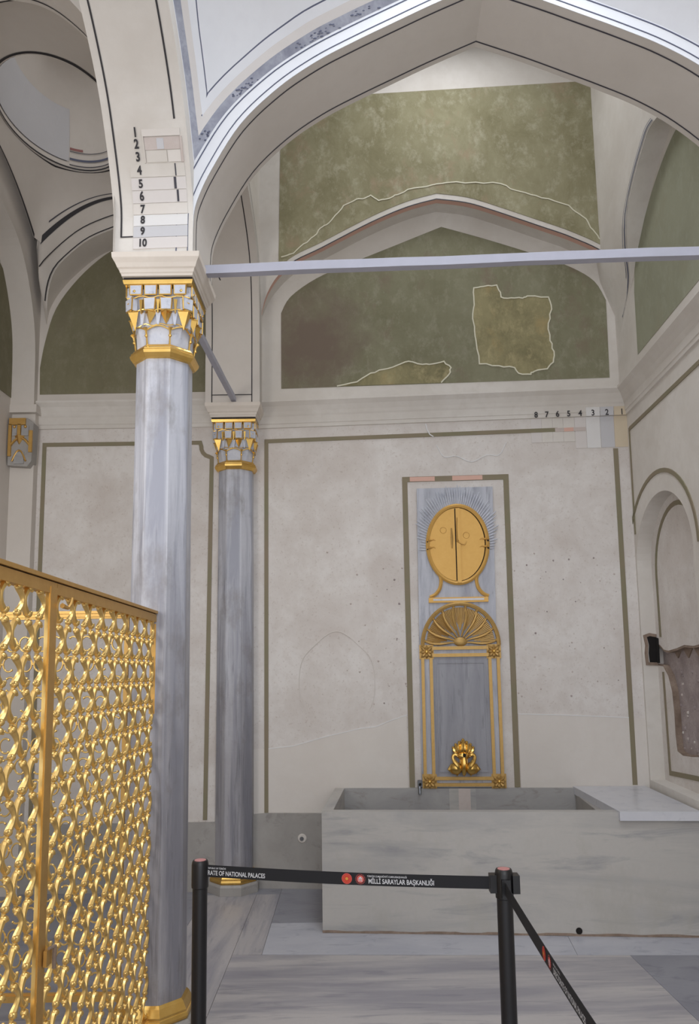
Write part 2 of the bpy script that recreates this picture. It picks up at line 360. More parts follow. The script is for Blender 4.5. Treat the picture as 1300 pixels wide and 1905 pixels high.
P1 = [(1.721, 4.734), (1.80, 4.742), (1.907, 4.748), (1.938, 4.643), (2.02, 4.632), (2.112, 4.624), (2.148, 4.641), (2.317, 4.623), (2.338, 4.519), (2.306, 4.40), (2.312, 4.253), (2.34, 4.16), (2.33, 4.07), (2.28, 4.017), (2.172, 3.999), (2.149, 3.978), (2.051, 3.991), (2.023, 4.038), (1.90, 4.06), (1.743, 4.083), (1.723, 4.281), (1.715, 4.40), (1.705, 4.515), (1.718, 4.63)]
def jag(pts, k=3, amp=0.006, closed=False):
    r = random.Random(11); out = []; n = len(pts)
    for i in range(n if closed else n - 1):
        a, b = pts[i], pts[(i + 1) % n]
        for j in range(k):
            t = j / k; e = 0 if j == 0 else amp; out.append((a[0] + (b[0] - a[0]) * t + r.uniform(-e, e), a[1] + (b[1] - a[1]) * t + r.uniform(-e, e)))
    if not closed: out.append(pts[-1])
    return out
P1 = jag(P1, 3, 0.007, True)
MB().prism(P1, [], 0.06, 0.065, BW).build('exposed_layer', 'green_patch', ub)
MB().ribbon(P1, 0.010, 0.06, 0.069, BW, True).build('plaster_edge', 'crack_pale', ub)
P2 = [(0.585, 3.947), (0.75, 3.975), (0.862, 4.044), (0.96, 4.07), (1.085, 4.103), (1.174, 4.131), (1.284, 4.099), (1.37, 4.10), (1.46, 4.118), (1.515, 4.061), (1.50, 4.01), (1.432, 3.939)]
P2 = jag(P2, 3, 0.006)
MB().prism(P2, [], 0.06, 0.065, BW).build('exposed_layer', 'green_patch', ub)
MB().ribbon(P2, 0.010, 0.06, 0.069, BW).build('plaster_edge', 'crack_pale', ub)
# projecting blind arch above the lunette
ARR = arcs([(-0.06, 4.50), (0.03, 4.72), (0.223, 4.93), (0.491, 5.06), (0.893, 5.255), (1.19, 5.37), (1.43, 5.425)], 5) + arcs([(1.43, 5.425), (1.64, 5.385), (1.815, 5.325), (2.238, 5.142), (2.488, 5.03), (2.74, 4.88), (2.87, 4.70), (2.93, 4.45)], 5)[1:]
def sm(x): x = min(1, max(0, x)); return x * x * (3 - 2 * x)
bv = lambda z: 0.06 + 0.17 * sm((z - 4.45) / 0.42)
m = MB(); rows = [[BW(u, bv(z), z) for u, z in ARR]]
for k in range(1, 11): rows.append([BW(u, bv(z + (7.1 - z) * k / 10), z + (7.1 - z) * k / 10) for u, z in ARR])
m.grid(rows); m.grid([[BW(u, 0.06, z) for u, z in ARR], rows[0]])
ba = struct(m.build('arch', 'plaster_white', None, True, None, 35))
m = MB(); m.grid([[BW(u, 0.06 + (bv(z) + 0.002 - 0.06) * v, z - 0.002) for u, z in ARR] for v in (1, 0.72)]); m.build('pink_band', 'border_pink', ba, True)
GRU = [(0.15, 6.41), (0.15, 5.9), (0.135, 5.02), (0.135, 4.93)] + [(u, z + 0.052) for u, z in ARR if 0.16 < u < 2.74] + [(2.77, 4.93), (2.79, 5.5), (2.78, 6.38)]
MB().prism(GRU, [], 0.22, 0.234, BW).build('painted_field', 'green_upper', ba)
CRK = [(0.156, 4.997), (0.259, 5.024), (0.34, 5.10), (0.425, 5.161), (0.46, 5.20), (0.493, 5.237), (0.55, 5.27), (0.605, 5.335), (0.673, 5.416), (0.78, 5.465), (0.85, 5.47), (0.897, 5.492), (0.962, 5.441), (1.05, 5.455), (1.118, 5.483), (1.252, 5.532), (1.40, 5.55), (1.516, 5.562), (1.75, 5.55), (1.951, 5.524), (2.06, 5.46), (2.183, 5.414), (2.32, 5.37), (2.478, 5.302), (2.56, 5.22), (2.619, 5.154), (2.69, 5.03), (2.735, 4.964)]
MB().ribbon(jag(CRK, 3, 0.008), 0.009, 0.23, 0.239, BW).build('plaster_edge', 'crack_pale', ba)
MB().ribbon([(u, z + 0.004) for u, z in ARR if z > 4.86], 0.006, 0.23, 0.2335, BW).build('painted_line', 'line_dark', ba)
# painted borders on the lower wall
def border(fr, pts, wd, mat, parent, v=0.0, name='painted_border', t=0.006): return MB().ribbon(pts, wd, v, v + t, fr).build(name, mat, parent)
border(BW, [(-0.011, 0.556), (-0.011, 3.522), (2.35, 3.53)], 0.032, 'border_green', wb)
border(BW, [(2.795, 3.36), (2.79, 0.76)], 0.036, 'border_green', wb)
border(BW, [(1.122, 0.745), (1.119, 3.162), (1.926, 3.158), (1.918, 0.745)], 0.042, 'border_green', wb)
border(BW, [(1.16, 3.162), (1.36, 3.160)], 0.036, 'border_pink', wb, 0.002); border(BW, [(1.50, 3.160), (1.74, 3.159)], 0.036, 'border_pink', wb, 0.002)
for pts in ([(-0.009, 1.04), (0.2, 1.06), (0.432, 1.124), (0.72, 1.19), (0.85, 1.203), (0.95, 1.245), (1.094, 1.292)], [(1.945, 1.292), (2.3, 1.28), (2.776, 1.257)]):
    MB().ribbon(pts, 0.005, 0, 0.0055, BW).build('hairline_crack', 'white_paint', wb)
def blobline(n, a, b, z, amp, seed):
    r = random.Random(seed); return [(a + (b - a) * i / n, z + amp * math.sin(i * 0.7 + r.random() * 2)) for i in range(n + 1)]
arcp = [(1.66 + 0.28 * math.cos(t), 3.44 - 0.13 * math.sin(t) + 0.02 * math.sin(7 * t)) for t in [PI * i / 22 for i in range(23)]]
MB().ribbon(arcp, 0.005, 0, 0.0045, BW).build('hairline_crack', 'white_paint', wb)
arcp = [(0.55 + 0.30 * math.cos(t), 1.55 + 0.38 * math.sin(t) + 0.02 * math.sin(5 * t)) for t in [-0.6 + PI * 1.3 * i / 30 for i in range(31)]]
MB().ribbon(arcp, 0.004, 0, 0.0045, BW).build('hairline_crack', 'plaster_white', wb)
MB().ribbon([(1.30, 3.62), (1.31, 3.57), (1.33, 3.53), (1.36, 3.51)], 0.008, 0, 0.008, BW).build('hairline_crack', 'white_paint', wb)
for i in range(70):       # small pits in the old plaster
    u, z = random.gauss(1.0 if i % 2 else 2.3, 0.22), random.uniform(1.35, 2.6)
    if 1.1 < u < 1.95 or not (0.05 < u < 2.75): continue
    MB().ball(BW(u, 0.0, z), random.uniform(0.004, 0.009), 6, 3).build('pit', 'swatch_rose' if i % 3 else 'rubble', wb)
# colour trial strip with numbers
sw = [('1', 2.793, 2.918, 'swatch_tan'), ('2', 2.685, 2.793, 'swatch_grey'), ('3', 2.575, 2.685, 'swatch_light'), ('4', 2.485, 2.575, 'swatch_plain'), ('5', 2.395, 2.485, 'plaster_white'), ('6', 2.31, 2.395, 'plaster_white'), ('7', 2.225, 2.31, 'plaster_white'), ('8', 2.14, 2.225, 'swatch_plain')]
for i, (t, a, b, mt) in enumerate(sw):
    MB().prism([(a + 0.002, 3.372 if i < 4 else 3.43), (b - 0.002, 3.372 if i < 4 else 3.43), (b - 0.002, 3.627), (a + 0.002, 3.627)], [], 0, 0.0035, BW).build('colour_swatch', mt, wb)
    if i < 3: MB().prism([(a + 0.002, 3.629), (b - 0.002, 3.629), (b - 0.002, 3.70), (a + 0.002, 3.70)], [], 0.01, 0.0215, BW).build('colour_swatch', mt, wb)
    text_mesh(t, 0.066, lambda x, y, u=(a + b) / 2: BW(u + x, 0.0235, 3.652 + y), 'line_black', 'painted_number', wb, 0.85, bold=0.0015)
for a, b, mt in ((2.475, 2.57, 'swatch_rose'), (2.40, 2.475, 'border_pink'), (2.33, 2.40, 'swatch_rose')):
    MB().ribbon([(a, 3.528), (b, 3.529)], 0.030, 0, 0.007, BW).build('painted_border', mt, wb)
# baseboard stone and its capped pipe
bb = struct(MB().prism([(-0.16, 0), (0.62, 0), (0.62, 0.555), (-0.02, 0.555), (-0.12, 0.545), (-0.16, 0.545)], [], 0, 0.03, BW).build('baseboard_back', 'marble_base'))
m = MB()
c = BW(0.271, 0.03, 0.371); m.tube([BW(0.271, 0.028, 0.371), BW(0.271, 0.036, 0.371)], [0.036, 0.030], 16); m.build('pipe_collar', 'plaster_patch', bb, True)
MB().tube([BW(0.268, 0.030, 0.369), BW(0.268, 0.046, 0.369)], [0.017, 0.014], 12).build('pipe_plug', 'steel_grey', bb, True)

# ------------------------------------------------------------------ right wall with niche
nc, nh, nz, nr = 0.565, 0.535, 2.40, 0.47
NICHE = [(nc - nh, 0.80)] + [(nc - nh * math.cos(t), nz + nr * math.sin(t)) for t in [PI * i / 28 for i in range(29)]] + [(nc + nh, 0.80)]
wr = struct(MB().prism([(-0.3, 0), (6.6, 0), (6.6, 3.84), (-0.3, 3.84)], [NICHE], -0.22, 0, RW).build('wall_right', 'plaster_white'))
cornice(RW, 0.02, 6.6, wr)
OUT = [(nc - nh, 2.60)] if False else []
arc2 = [(nc - 0.03 - 0.66 * math.cos(t), nz + 0.02 + 0.60 * math.sin(t)) for t in [0.55 + (PI - 0.55) * i / 24 for i in range(25)]]
border(RW, [(0.06, 3.50), (6.4, 3.50)], 0.03, 'border_green', wr); border(RW, [(0.055, 3.51), (0.045, 2.66)], 0.022, 'border_green', wr)
border(RW, arc2, 0.030, 'border_green', wr)
# niche back: plaster with a torn patch showing rubble behind
torn = [(0.0, 1.82), (0.10, 1.80), (0.17, 1.765), (0.26, 1.755), (0.42, 1.77), (0.56, 1.79), (0.72, 1.78), (0.95, 1.80), (1.16, 1.78), (1.16, 1.02), (0.9, 1.0), (0.72, 1.01), (0.56, 1.03), (0.40, 1.02), (0.30, 1.04), (0.285, 1.15), (0.29, 1.30), (0.275, 1.46), (0.22, 1.57), (0.13, 1.64), (0.0, 1.65)]
nbk = [(nc - nh - 0.05, 0.78)] + [(-0.05 + nc - nh, 2.95), (nc + nh + 0.05, 2.95), (nc + nh + 0.05, 0.78)]
nb = MB().prism(nbk, [[(max(a, 0.0), b) for a, b in torn]], -0.16, -0.11, RW).build('niche_plaster', 'plaster_old', wr)
MB().prism(nbk, [], -0.23, -0.155, RW).build('niche_rubble', 'rubble', wr)
bordn = [(1.1, 0.93), (0.145, 0.865), (0.135, 1.60)]
MB().ribbon(bordn, 0.034, -0.11, -0.106, RW).build('painted_border', 'border_green', wr)
MB().ribbon([(0.127, 1.86)] + [(nc - 0.44 * math.cos(t), 2.33 + 0.46 * math.sin(t)) for t in [PI * i / 20 for i in range(0, 21)]], 0.034, -0.11, -0.106, RW).build('painted_border', 'border_green', wr)
# ragged brick-coloured broken edge along the patch and pointed teeth of old stencil plaster
MB().ribbon([(a, b) for a, b in torn[:9]], 0.030, -0.16, -0.112, RW).build('broken_edge', 'brick_dust', wr)
MB().ribbon([(a, b) for a, b in torn[12:]], 0.022, -0.16, -0.112, RW).build('broken_edge', 'brick_dust', wr)
for i in range(5):
    s0 = 0.24 + i * 0.19
    MB().prism([(s0, 1.775), (s0 + 0.18, 1.775), (s0 + 0.095, 1.70)], [], -0.16, -0.146, RW).build('plaster_tooth', 'brick_dust', wr)
for i in range(60):
    MB().ball(RW(random.uniform(0.3, 1.1), -0.155, random.uniform(1.05, 1.62)), random.uniform(0.006, 0.015), 5, 3).build('rubble_chip', random.choice(['rubble', 'swatch_rose', 'plaster_old']), wr)
# dark broken pipe chase at the near corner of the niche
MB().prism([(0.0, 1.67), (0.075, 1.665), (0.08, 1.85), (0.03, 1.862), (0.0, 1.86)], [], -0.111, -0.103, RW).build('pipe_chase', 'hole_black', wr)
MB().prism([(-0.108, 1.67), (-0.05, 1.672), (-0.045, 1.74), (-0.052, 1.80), (-0.04, 1.865), (-0.07, 1.872), (-0.108, 1.86)], [], 0.028, 0.034, lambda a, v, b: RW(v, a, b)).build('pipe_chase', 'hole_black', wr)
MB().ribbon([(-0.108, 1.658), (-0.03, 1.662), (-0.026, 1.74), (-0.034, 1.80), (-0.024, 1.87), (-0.06, 1.882), (-0.108, 1.872)], 0.022, 0.028, 0.040, lambda a, v, b: RW(v, a, b)).build('broken_edge', 'brick_dust', wr)
ur = struct(MB().prism([(-0.3, 3.84), (6.6, 3.84), (6.6, 7.1), (-0.3, 7.1)], [], -0.25, 0.06, RW).build('wall_right_upper', 'plaster_white'))
def sm(x): x = min(1, max(0, x)); return x * x * (3 - 2 * x)
RL = [(0.52, 3.92), (0.53, 4.40)] + arcs([(0.57, 4.56), (0.68, 4.70), (0.95, 4.87), (1.17, 4.96), (1.36, 5.005), (1.46, 5.01)], 4) + [(1.7, 5.0), (2.05, 4.75), (2.2, 4.4), (2.22, 3.92)]
MB().prism(RL, [], 0.05, 0.063, RW).build('painted_lunette', 'green_clean', ur)
def springer(fr, arr, vf, v0, ztop, mat, name='arch'):
    """wall-arch layer whose face dies into the wall at the springing"""
    m = MB(); n = 10; rows = [[fr(a, vf(z), z) for a, z in arr]]
    for k in range(1, n + 1): rows.append([fr(a, vf(z + (ztop - z) * k / n), z + (ztop - z) * k / n) for a, z in arr])
    m.grid(rows); m.grid([[fr(a, v0, z) for a, z in arr], [fr(a, vf(z), z) for a, z in arr]])
    return struct(m.build(name, mat, None, True, None, 35))
RARR = arcs([(0.02, 4.10), (0.16, 4.24), (0.36, 4.40), (0.52, 4.52), (0.68, 4.68), (1.02, 4.94), (1.25, 5.05), (1.40, 5.08), (1.7, 4.98), (2.1, 4.75), (2.3, 4.45)], 4)
rv = lambda z: 0.06 + 0.14 * sm((z - 4.40) / 0.5)
ra = springer(RW, RARR, rv, 0.06, 7.1, 'plaster_white')
for d, wd, mt in ((0.016, 0.016, 'line_navy'), (0.050, 0.007, 'line_navy')):
    q = [(a - d * 0.55, z + d * 0.8) for a, z in RARR[6:30]]
    MB().grid([[RW(a - e * 0.55, rv(z + e * 0.8) + 0.006, z + e * 0.8) for a, z in q] for e in (0, wd)]).build('painted_line', mt, ra)

# ------------------------------------------------------------------ narrow bay on the left
wl = struct(MB().prism([(-2.06, 0), (-0.24, 0), (-0.24, 3.84), (-2.06, 3.84)], [], -0.25, 0, LW).build('wall_back_left', 'plaster_old'))
cornice(LW, -1.9, -0.4, wl)
ul = struct(MB().prism([(-2.06, 3.84), (-0.24, 3.84), (-0.24, 7.1), (-2.06, 7.1)], [], -0.25, 0.06, LW).build('wall_back_left_upper', 'plaster_soffit'))
LL = [(-1.845, 3.905)] + arcs([(-1.852, 4.132), (-1.816, 4.364), (-1.736, 4.646), (-1.564, 4.90), (-1.344, 5.11), (-1.1, 5.25)], 4) + arcs([(-1.1, 5.25), (-0.86, 5.11), (-0.64, 4.90), (-0.47, 4.646), (-0.39, 4.36), (-0.36, 4.13)], 4)[1:] + [(-0.36, 3.91)]
MB().prism(LL, [], 0.05, 0.063, LW).build('painted_lunette', 'green_dark', ul)
border(LW, [(-1.815, 0.52), (-1.815, 3.50), (-0.545, 3.50), (-0.535, 3.47)] + [(-0.455 - 0.08 * math.cos(t), 3.46 - 0.08 * math.sin(t)) for t in [0.2, 0.6, 1.0, 1.4]] + [(-0.449, 3.37), (-0.475, 0.52)], 0.032, 'border_green', wl)
struct(MB().prism([(-1.95, 0), (-0.3, 0), (-0.3, 0.505), (-1.95, 0.505)], [], 0, 0.03, LW).build('baseboard_left', 'marble_base'))
WL2 = lambda s, v, z: (-2.715 + v, 6.1 - s, z)
wle = struct(MB().prism([(-0.1, 0), (7, 0), (7, 7.1), (-0.1, 7.1)], [], -0.2, 0, WL2).build('wall_left', 'plaster_soffit'))
MB().prism([(0.24, 3.86), (0.24, 4.5), (0.4, 4.8), (0.9, 5.0), (1.4, 4.8), (1.6, 4.4), (1.6, 3.86)], [], -0.01, 0.006, WL2).build('painted_lunette', 'green_dark', wle)
MB().prism([(0.12, 3.0), (0.2, 3.0), (0.2, 3.6), (0.12, 3.6)], [], 0, 0.004, WL2).build('painted_border', 'border_green_dark', wle)
# rib arch along the left wall (seen as a narrow soffit) with its pier
YZ = lambda x0, x1: (lambda a, v, b: (v, a, b))
LS = arcs([(5.85, 3.78), (5.83, 4.30), (5.74, 4.61), (5.58, 4.875), (5.39, 5.03), (5.08, 5.135), (4.9, 5.16)], 4)
la = struct(MB().prism([(5.98, 0.0), (5.89, 0.0), (5.89, 3.78)] + LS + [(4.6, 5.12), (4.2, 4.9), (3.95, 4.5), (3.84, 3.78), (3.6, 3.78), (3.6, 7.1), (5.98, 7.1)], [], -2.74, -2.525, YZ(0, 0)).build('arch', 'plaster_soffit'))
MB().box(-2.76, -2.50, 5.84, 5.95, 3.735, 3.80).build('impost', 'plaster_soffit', la)
# back arch layer of the left bay
XZ = lambda a, v, b: (a, v, b)
B1 = arcs([(-2.47, 4.50), (-2.44, 4.66), (-2.323, 4.85), (-2.09, 5.075), (-1.88, 5.18), (-1.76, 5.21)], 5)
B1 = B1 + [(-3.52 - x, z) for x, z in reversed(B1[:-1])]
lv = lambda z: 5.91 - 0.25 * sm((z - 4.50) / 0.42)
bl = springer(XZ, B1, lv, 5.93, 7.1, 'plaster_soffit')
def off(pts, d):
    o = []
    for i, p in enumerate(pts):
        a = pts[max(i - 1, 0)]; b = pts[min(i + 1, len(pts) - 1)]; dx, dz = b[0] - a[0], b[1] - a[1]; l = math.hypot(dx, dz) or 1
        o.append((p[0] - dz / l * d, p[1] + dx / l * d))
    return o
for d in (0.012, 0.11):
    q0, q1 = off(B1, d), off(B1, d + 0.009); ok = [i for i in range(len(q0)) if q0[i][0] > -2.46 and q0[i][1] > 4.6]
    MB().grid([[(q[i][0], lv(q[i][1]) - 0.004, q[i][1]) for i in ok] for q in (q0, q1)]).build('painted_line', 'line_black', bl)
# front arch of the left bay (springs from the near column)
LFp = arcs([(-1.17, 3.76), (-1.175, 4.55), (-1.23, 4.85), (-1.36, 5.10), (-1.54, 5.29), (-1.70, 5.39), (-1.87, 5.43)], 5)
LFp = LFp + [(-3.74 - x, z) for x, z in reversed(LFp[:-1])]
lf = struct(MB().prism([(-1.17, 7.1)] + LFp + [(-2.60, 3.76), (-2.60, 7.1)], [], 3.56, 3.80, XZ).build('arch', 'plaster_soffit'))
m = MB(); m.grid([[(x + 0.002 * 0, y, z - 0.003) for x, z in LFp] for y in (3.762, 3.771)]); m.build('painted_line', 'line_black', lf)
# vault: pendentives up to an oval dome ring
cxl, cyl_, ral, rbl, zrl = -2.0, 4.93, 0.42, 0.58, 5.58
X0, X1, Y0, Y1 = -2.47, -1.15, 3.80, 5.66
def low(th):
    dx, dy = math.cos(th), math.sin(th); xc, yc = (X0 + X1) / 2, (Y0 + Y1) / 2
    k = min(((X1 - xc) / abs(dx)) if abs(dx) > 1e-6 else 9, ((Y1 - yc) / abs(dy)) if abs(dy) > 1e-6 else 9)
    x, y = xc + k * dx, yc + k * dy
    if abs(abs(x - xc) - (X1 - xc)) < 1e-6: f = abs(y - yc) / (Y1 - yc)
    else: f = abs(x - xc) / (X1 - xc)
    return x, y, 5.03 + 0.42 * (1 - f ** 1.9)
N = 96
def vault(th, t):
    x, y, z = low(th); ux, uy = cxl + ral * math.cos(th), cyl_ + rbl * math.sin(th)
    h = 1 - math.cos(t * PI / 2); q = math.sin(t * PI / 2); h = 0.5 * h + 0.5 * t; q = 0.5 * q + 0.5 * t
    return (x + (ux - x) * h, y + (uy - y) * h, z + (zrl - z) * q)
ths = [2 * PI * i / N for i in range(N + 1)]
pv = struct(MB().grid([[vault(t, k / 8) for t in ths] for k in range(9)]).build('pendentive_vault', 'plaster_soffit', None, True, None, 60))
dm = struct(MB().grid([[(cxl + ral * math.cos(t) * r, cyl_ + rbl * math.sin(t) * r, zrl + z) for t in ths] for r, z in ((1, 0), (1.0, 0.10), (0.97, 0.22), (0.9, 0.34), (0.75, 0.46), (0.5, 0.55), (0.25, 0.585), (0.02, 0.595))]).build('dome', 'plaster_soffit', None, True))
def vline(parent, th0, th1, t, wd, mat, n=40, lift=0.004):
    P = [[], []]
    for i in range(n + 1):
        th = th0 + (th1 - th0) * i / n
        for j, dt in enumerate((-wd, wd)):
            p = Vector(vault(th, min(max(t + dt, 0), 1))); c = Vector((cxl, cyl_, 4.9)); P[j].append(tuple(p + (c - p).normalized() * lift))
    return MB().grid(P).build('painted_line', mat, parent)
def ringline(parent, k, z, wd, mat, a0=0, a1=2 * PI):
    P = [[(cxl + (ral * k - 0.004) * math.cos(a0 + (a1 - a0) * i / 60), cyl_ + (rbl * k - 0.004) * math.sin(a0 + (a1 - a0) * i / 60), zrl + z + dz) for i in range(61)] for dz in (0, wd)]
    return MB().grid(P).build('painted_line', mat, parent)
ringline(dm, 1.0, 0.004, 0.012, 'line_black'); ringline(dm, 1.0, 0.055, 0.006, 'line_dark', 2.0, 4.2)
ringline(dm, 0.995, 0.075, 0.018, 'line_navy', 0.6, 1.95); ringline(dm, 0.995, 0.03, 0.008, 'line_dark', 0.6, 1.95); ringline(dm, 0.985, 0.14, 0.006, 'line_dark', 0.6, 1.95); ringline(dm, 0.985, 0.155, 0.02, 'rose_paint', 1.72, 1.95)
MB().grid([[(cxl + ral * r * 0.99 * math.cos(a), cyl_ + rbl * r * 0.99 * math.sin(a), zrl + z) for a in [1.96 + 1.9 * i / 24 for i in range(25)]] for r, z in ((1.0, 0.06), (1.0, 0.10), (0.97, 0.22), (0.9, 0.335), (0.8, 0.42))]).build('plaster_repair', 'swatch_grey', dm, True)
cb = math.atan2((Y1 - Y0) / 2, -(X1 - X0) / 2)
vline(pv, cb - 0.02, PI / 2 - 0.4, 0.05, 0.05, 'line_black')
vline(pv, cb - 0.06, PI / 2 - 0.4, 0.20, 0.012, 'line_dark')
vline(pv, 0, 2 * PI, 0.965, 0.014, 'line_black', 90)
vline(pv, cb + 0.02, PI, 0.03, 0.022, 'line_black')
vline(pv, 2 * PI - cb - 0.1, 2 * PI - 0.9, 0.10, 0.03, 'line_black')

# ------------------------------------------------------------------ arches springing from the near column
PROF = [(0, 3.76), (0, 3.90)] + arcs([(0.002, 3.97), (0.02, 4.055), (0.09, 4.215), (0.24, 4.465), (0.435, 4.66), (0.635, 4.80), (0.835, 4.905), (1.035, 5.0), (1.25, 5.1), (1.52, 5.215)], 5)
FULL = PROF + [(3.04 - a, z) for a, z in reversed(PROF[:-1])]
fa = struct(MB().prism([(0.205, 7.1)] + [(0.205 + a, z) for a, z in FULL] + [(3.245, 7.1)], [], -0.42, 0, FA).build('arch', 'plaster_cool'))
# soffit skin of the wide arch (underside shade put into a duller tone) and its painted edge lines
def arch_line(parent, d, wd, mat, v, name='painted_line', lift=0.003):
    m = MB(); pts = [(0.205 + a, z) for a, z in FULL]
    q = off(pts, -lift) if True else pts
    m.grid([[FA(u, vv, z) for u, z in q] for vv in (v, v - wd)]); return m.build(name, mat, parent, True)
arch_line(fa, 0, 0.418, 'plaster_soffit', -0.001, 'soffit', 0.0015)
arch_line(fa, 0, 0.009, 'line_dark', -0.05); arch_line(fa, 0, 0.009, 'line_dark', -0.375)
pts = [(0.205 + a, z) for a, z in FULL]
for d, wd in ((0.027, 0.004), (0.085, 0.005)):
    MB().ribbon(off(pts, d), wd, 0.0, 0.0035, FA).build('painted_line', 'line_navy', fa)
# arch from the near column towards the viewer (soffit carries the colour trials)
CA = lambda a, v, b: FA(v, a, b)
ca = struct(MB().prism([(-0.2, 7.1), (-0.2, 3.762)] + FULL + [(3.04, 7.1)], [], -0.205, 0.205, CA).build('arch', 'plaster_white'))
struct(MB().prism([(-0.44, 3.76), (-0.199, 3.76), (-0.199, 7.1), (-0.44, 7.1)], [], -0.20, 0.20, CA).build('arch_pier', 'plaster_white'))
SOF = lambda u, s: None
# arc-length table of the soffit
AL = [0.0]
for i in range(1, len(PROF)): AL.append(AL[-1] + math.hypot(PROF[i][0] - PROF[i - 1][0], PROF[i][1] - PROF[i - 1][1]))
def sof(u, z, lift=0.003):
    """point on the soffit at height z (lower half of the arch), u across"""
    for i in range(1, len(PROF)):
        if PROF[i][1] >= z: break
    a0, z0 = PROF[i - 1]; a1, z1 = PROF[i]; k = (z - z0) / (z1 - z0); a = a0 + (a1 - a0) * k
    dx, dz = a1 - a0, z1 - z0; l = math.hypot(dx, dz)
    return FA(u, a + dz / l * lift, z - dx / l * lift)
def sof_ribbon(u0, z0s, wd, mat, name='painted_line', lift=0.003):
    return MB().grid([[sof(u0 + w_, z, lift) for z in z0s] for w_ in (-wd / 2, wd / 2)]).build(name, mat, ca, False)
def sof_patch(u0, u1, z0, z1, mat, name='colour_swatch', lift=0.004):
    zs = [z0 + (z1 - z0) * i / 6 for i in range(7)]
    m = MB(); m.grid([[sof(u, z, lift) for z in zs] for u in (u0, u1)])
    m.grid([[sof(u0, z, l_) for z in zs] for l_ in (0, lift)]); m.grid([[sof(u1, z, l_) for z in zs] for l_ in (0, lift)])
    for z in (z0, z1): m.grid([[sof(u, z, l_) for u in (u0, u1)] for l_ in (0, lift)])
    return m.build(name, mat, ca)
zs = [3.865 + (5.05 - 3.865) * i / 40 for i in range(41)]
sof_ribbon(-0.163, zs, 0.009, 'line_black')
sof_ribbon(0.150, [4.37 + (5.05 - 4.37) * i / 30 for i in range(31)], 0.009, 'line_black')
MB().grid([[sof(u, z) for u in (-0.167, -0.102)] for z in (3.860, 3.867)]).build('painted_line', 'line_black', ca)
nums = [(4.324,), (4.279,), (4.229,), (4.175,), (4.119,), (4.065,), (4.004,), (3.949,), (3.889,), (3.825,)]
for i, (z,) in enumerate(nums):
    text_mesh(str(i + 1), 0.058, lambda x, y, z=z: sof(-0.052 + x, z + y * (0.98 if z < 4.1 else 0.86), 0.0065), 'line_black', 'painted_number', ca, 0.78, bold=0.0022)
edges = [3.795, 3.857, 3.918, 3.978, 4.034, 4.092, 4.147, 4.203]
mats = ['swatch_plain', 'swatch_grey', 'swatch_light', 'plaster_patch', 'swatch_plain', 'swatch_plain', 'plaster_white']
for i in range(7): sof_patch(-0.10, 0.178, edges[i] + 0.0015, edges[i + 1] - 0.0015, mats[i])
for z0, z1, u0, u1, mt in ((4.256, 4.305, -0.012, 0.165, 'swatch_rose'), (4.207, 4.253, -0.008, 0.095, 'plaster_white'), (4.207, 4.253, 0.10, 0.165, 'plaster_patch'), (4.258, 4.30, 0.05, 0.085, 'swatch_grey')):
    sof_patch(u0, u1, z0, z1, mt, lift=0.0055 if mt == 'swatch_grey' else 0.004)
for a, b, c, d in ((-0.02, -0.014, 4.205, 4.335), (0.166, 0.178, 4.205, 4.305)): sof_patch(a, b, c, d, 'swatch_rose' if a > 0 else 'plaster_soffit', 'chipped_edge', 0.006)
sof_patch(-0.02, 0.17, 4.308, 4.335, 'plaster_patch', 'chipped_edge', 0.007)
for z0, z1, u, wd in ((4.095, 4.145, 0.118, 0.012), (4.038, 4.09, 0.128, 0.010), (4.15, 4.20, 0.128, 0.006)): sof_patch(u, u + wd, z0, z1, 'line_dark', 'painted_line', 0.006)

# painted pendentives of the bay in front of the wide arch
def qcurve(d):
    o = off(PROF, d); zz = [p[1] for p in o]; qq = [p[0] for p in o]
    def f(z):
        if z <= zz[0]: return qq[0]
        for i in range(1, len(zz)):
            if zz[i] >= z:
                k = (z - zz[i - 1]) / max(1e-9, zz[i] - zz[i - 1]); return qq[i - 1] + (qq[i] - qq[i - 1]) * k
        return qq[-1] + (z - zz[-1]) * 4.0
    return f
D0 = 0.097; wq = qcurve(D0); EXP = 1.25
zlo = 3.9
while wq(zlo) < 0.004: zlo += 0.002
ZS = [zlo + (5.30 - zlo) * (i / 44) ** 1.25 for i in range(45)]
def pend(z, t): return (wq(z) * (1 - t) ** EXP, wq(z) * t ** EXP)
bands = [(D0, 0.101, 'plaster_cool', 'pendentive'), (0.101, 0.134, 'paint_bluegrey', 'painted_band'), (0.134, 0.160, 'paint_beige', 'painted_band'), (0.160, 0.186, 'plaster_cool', 'pendentive_band'), (0.186, 0.190, 'line_navy', 'painted_line'), (0.190, 9, 'plaster_cool', 'pendentive_field')]
pe = None
for d0, d1, mt, nm in bands:
    m = MB()
    f0 = qcurve(d0); f1 = qcurve(d1) if d1 < 5 else None
    def tt(f, z):
        if f is None: return 0.5
        r = max(0.0, f(z)) / wq(z); return min(0.5, max(0.0, 1 - min(1, r) ** (1 / EXP)))
    for swap in (False, True):
        rows = []
        for z in ZS:
            t0, t1 = tt(f0, z), tt(f1, z); K = 1 if f1 else 8; row = []
            for k in range(K + 1):
                q, a = pend(z, t0 + (t1 - t0) * k / K)
                if swap: q, a = a, q
                row.append(FA(0.205 + q, a, z))
            rows.append(row)
        m.grid(rows)
    if pe is None: pe = struct(m.build('pendentive', mt, None, True, None, 80))
    else: m.build(nm, mt, pe, True, None, 80)
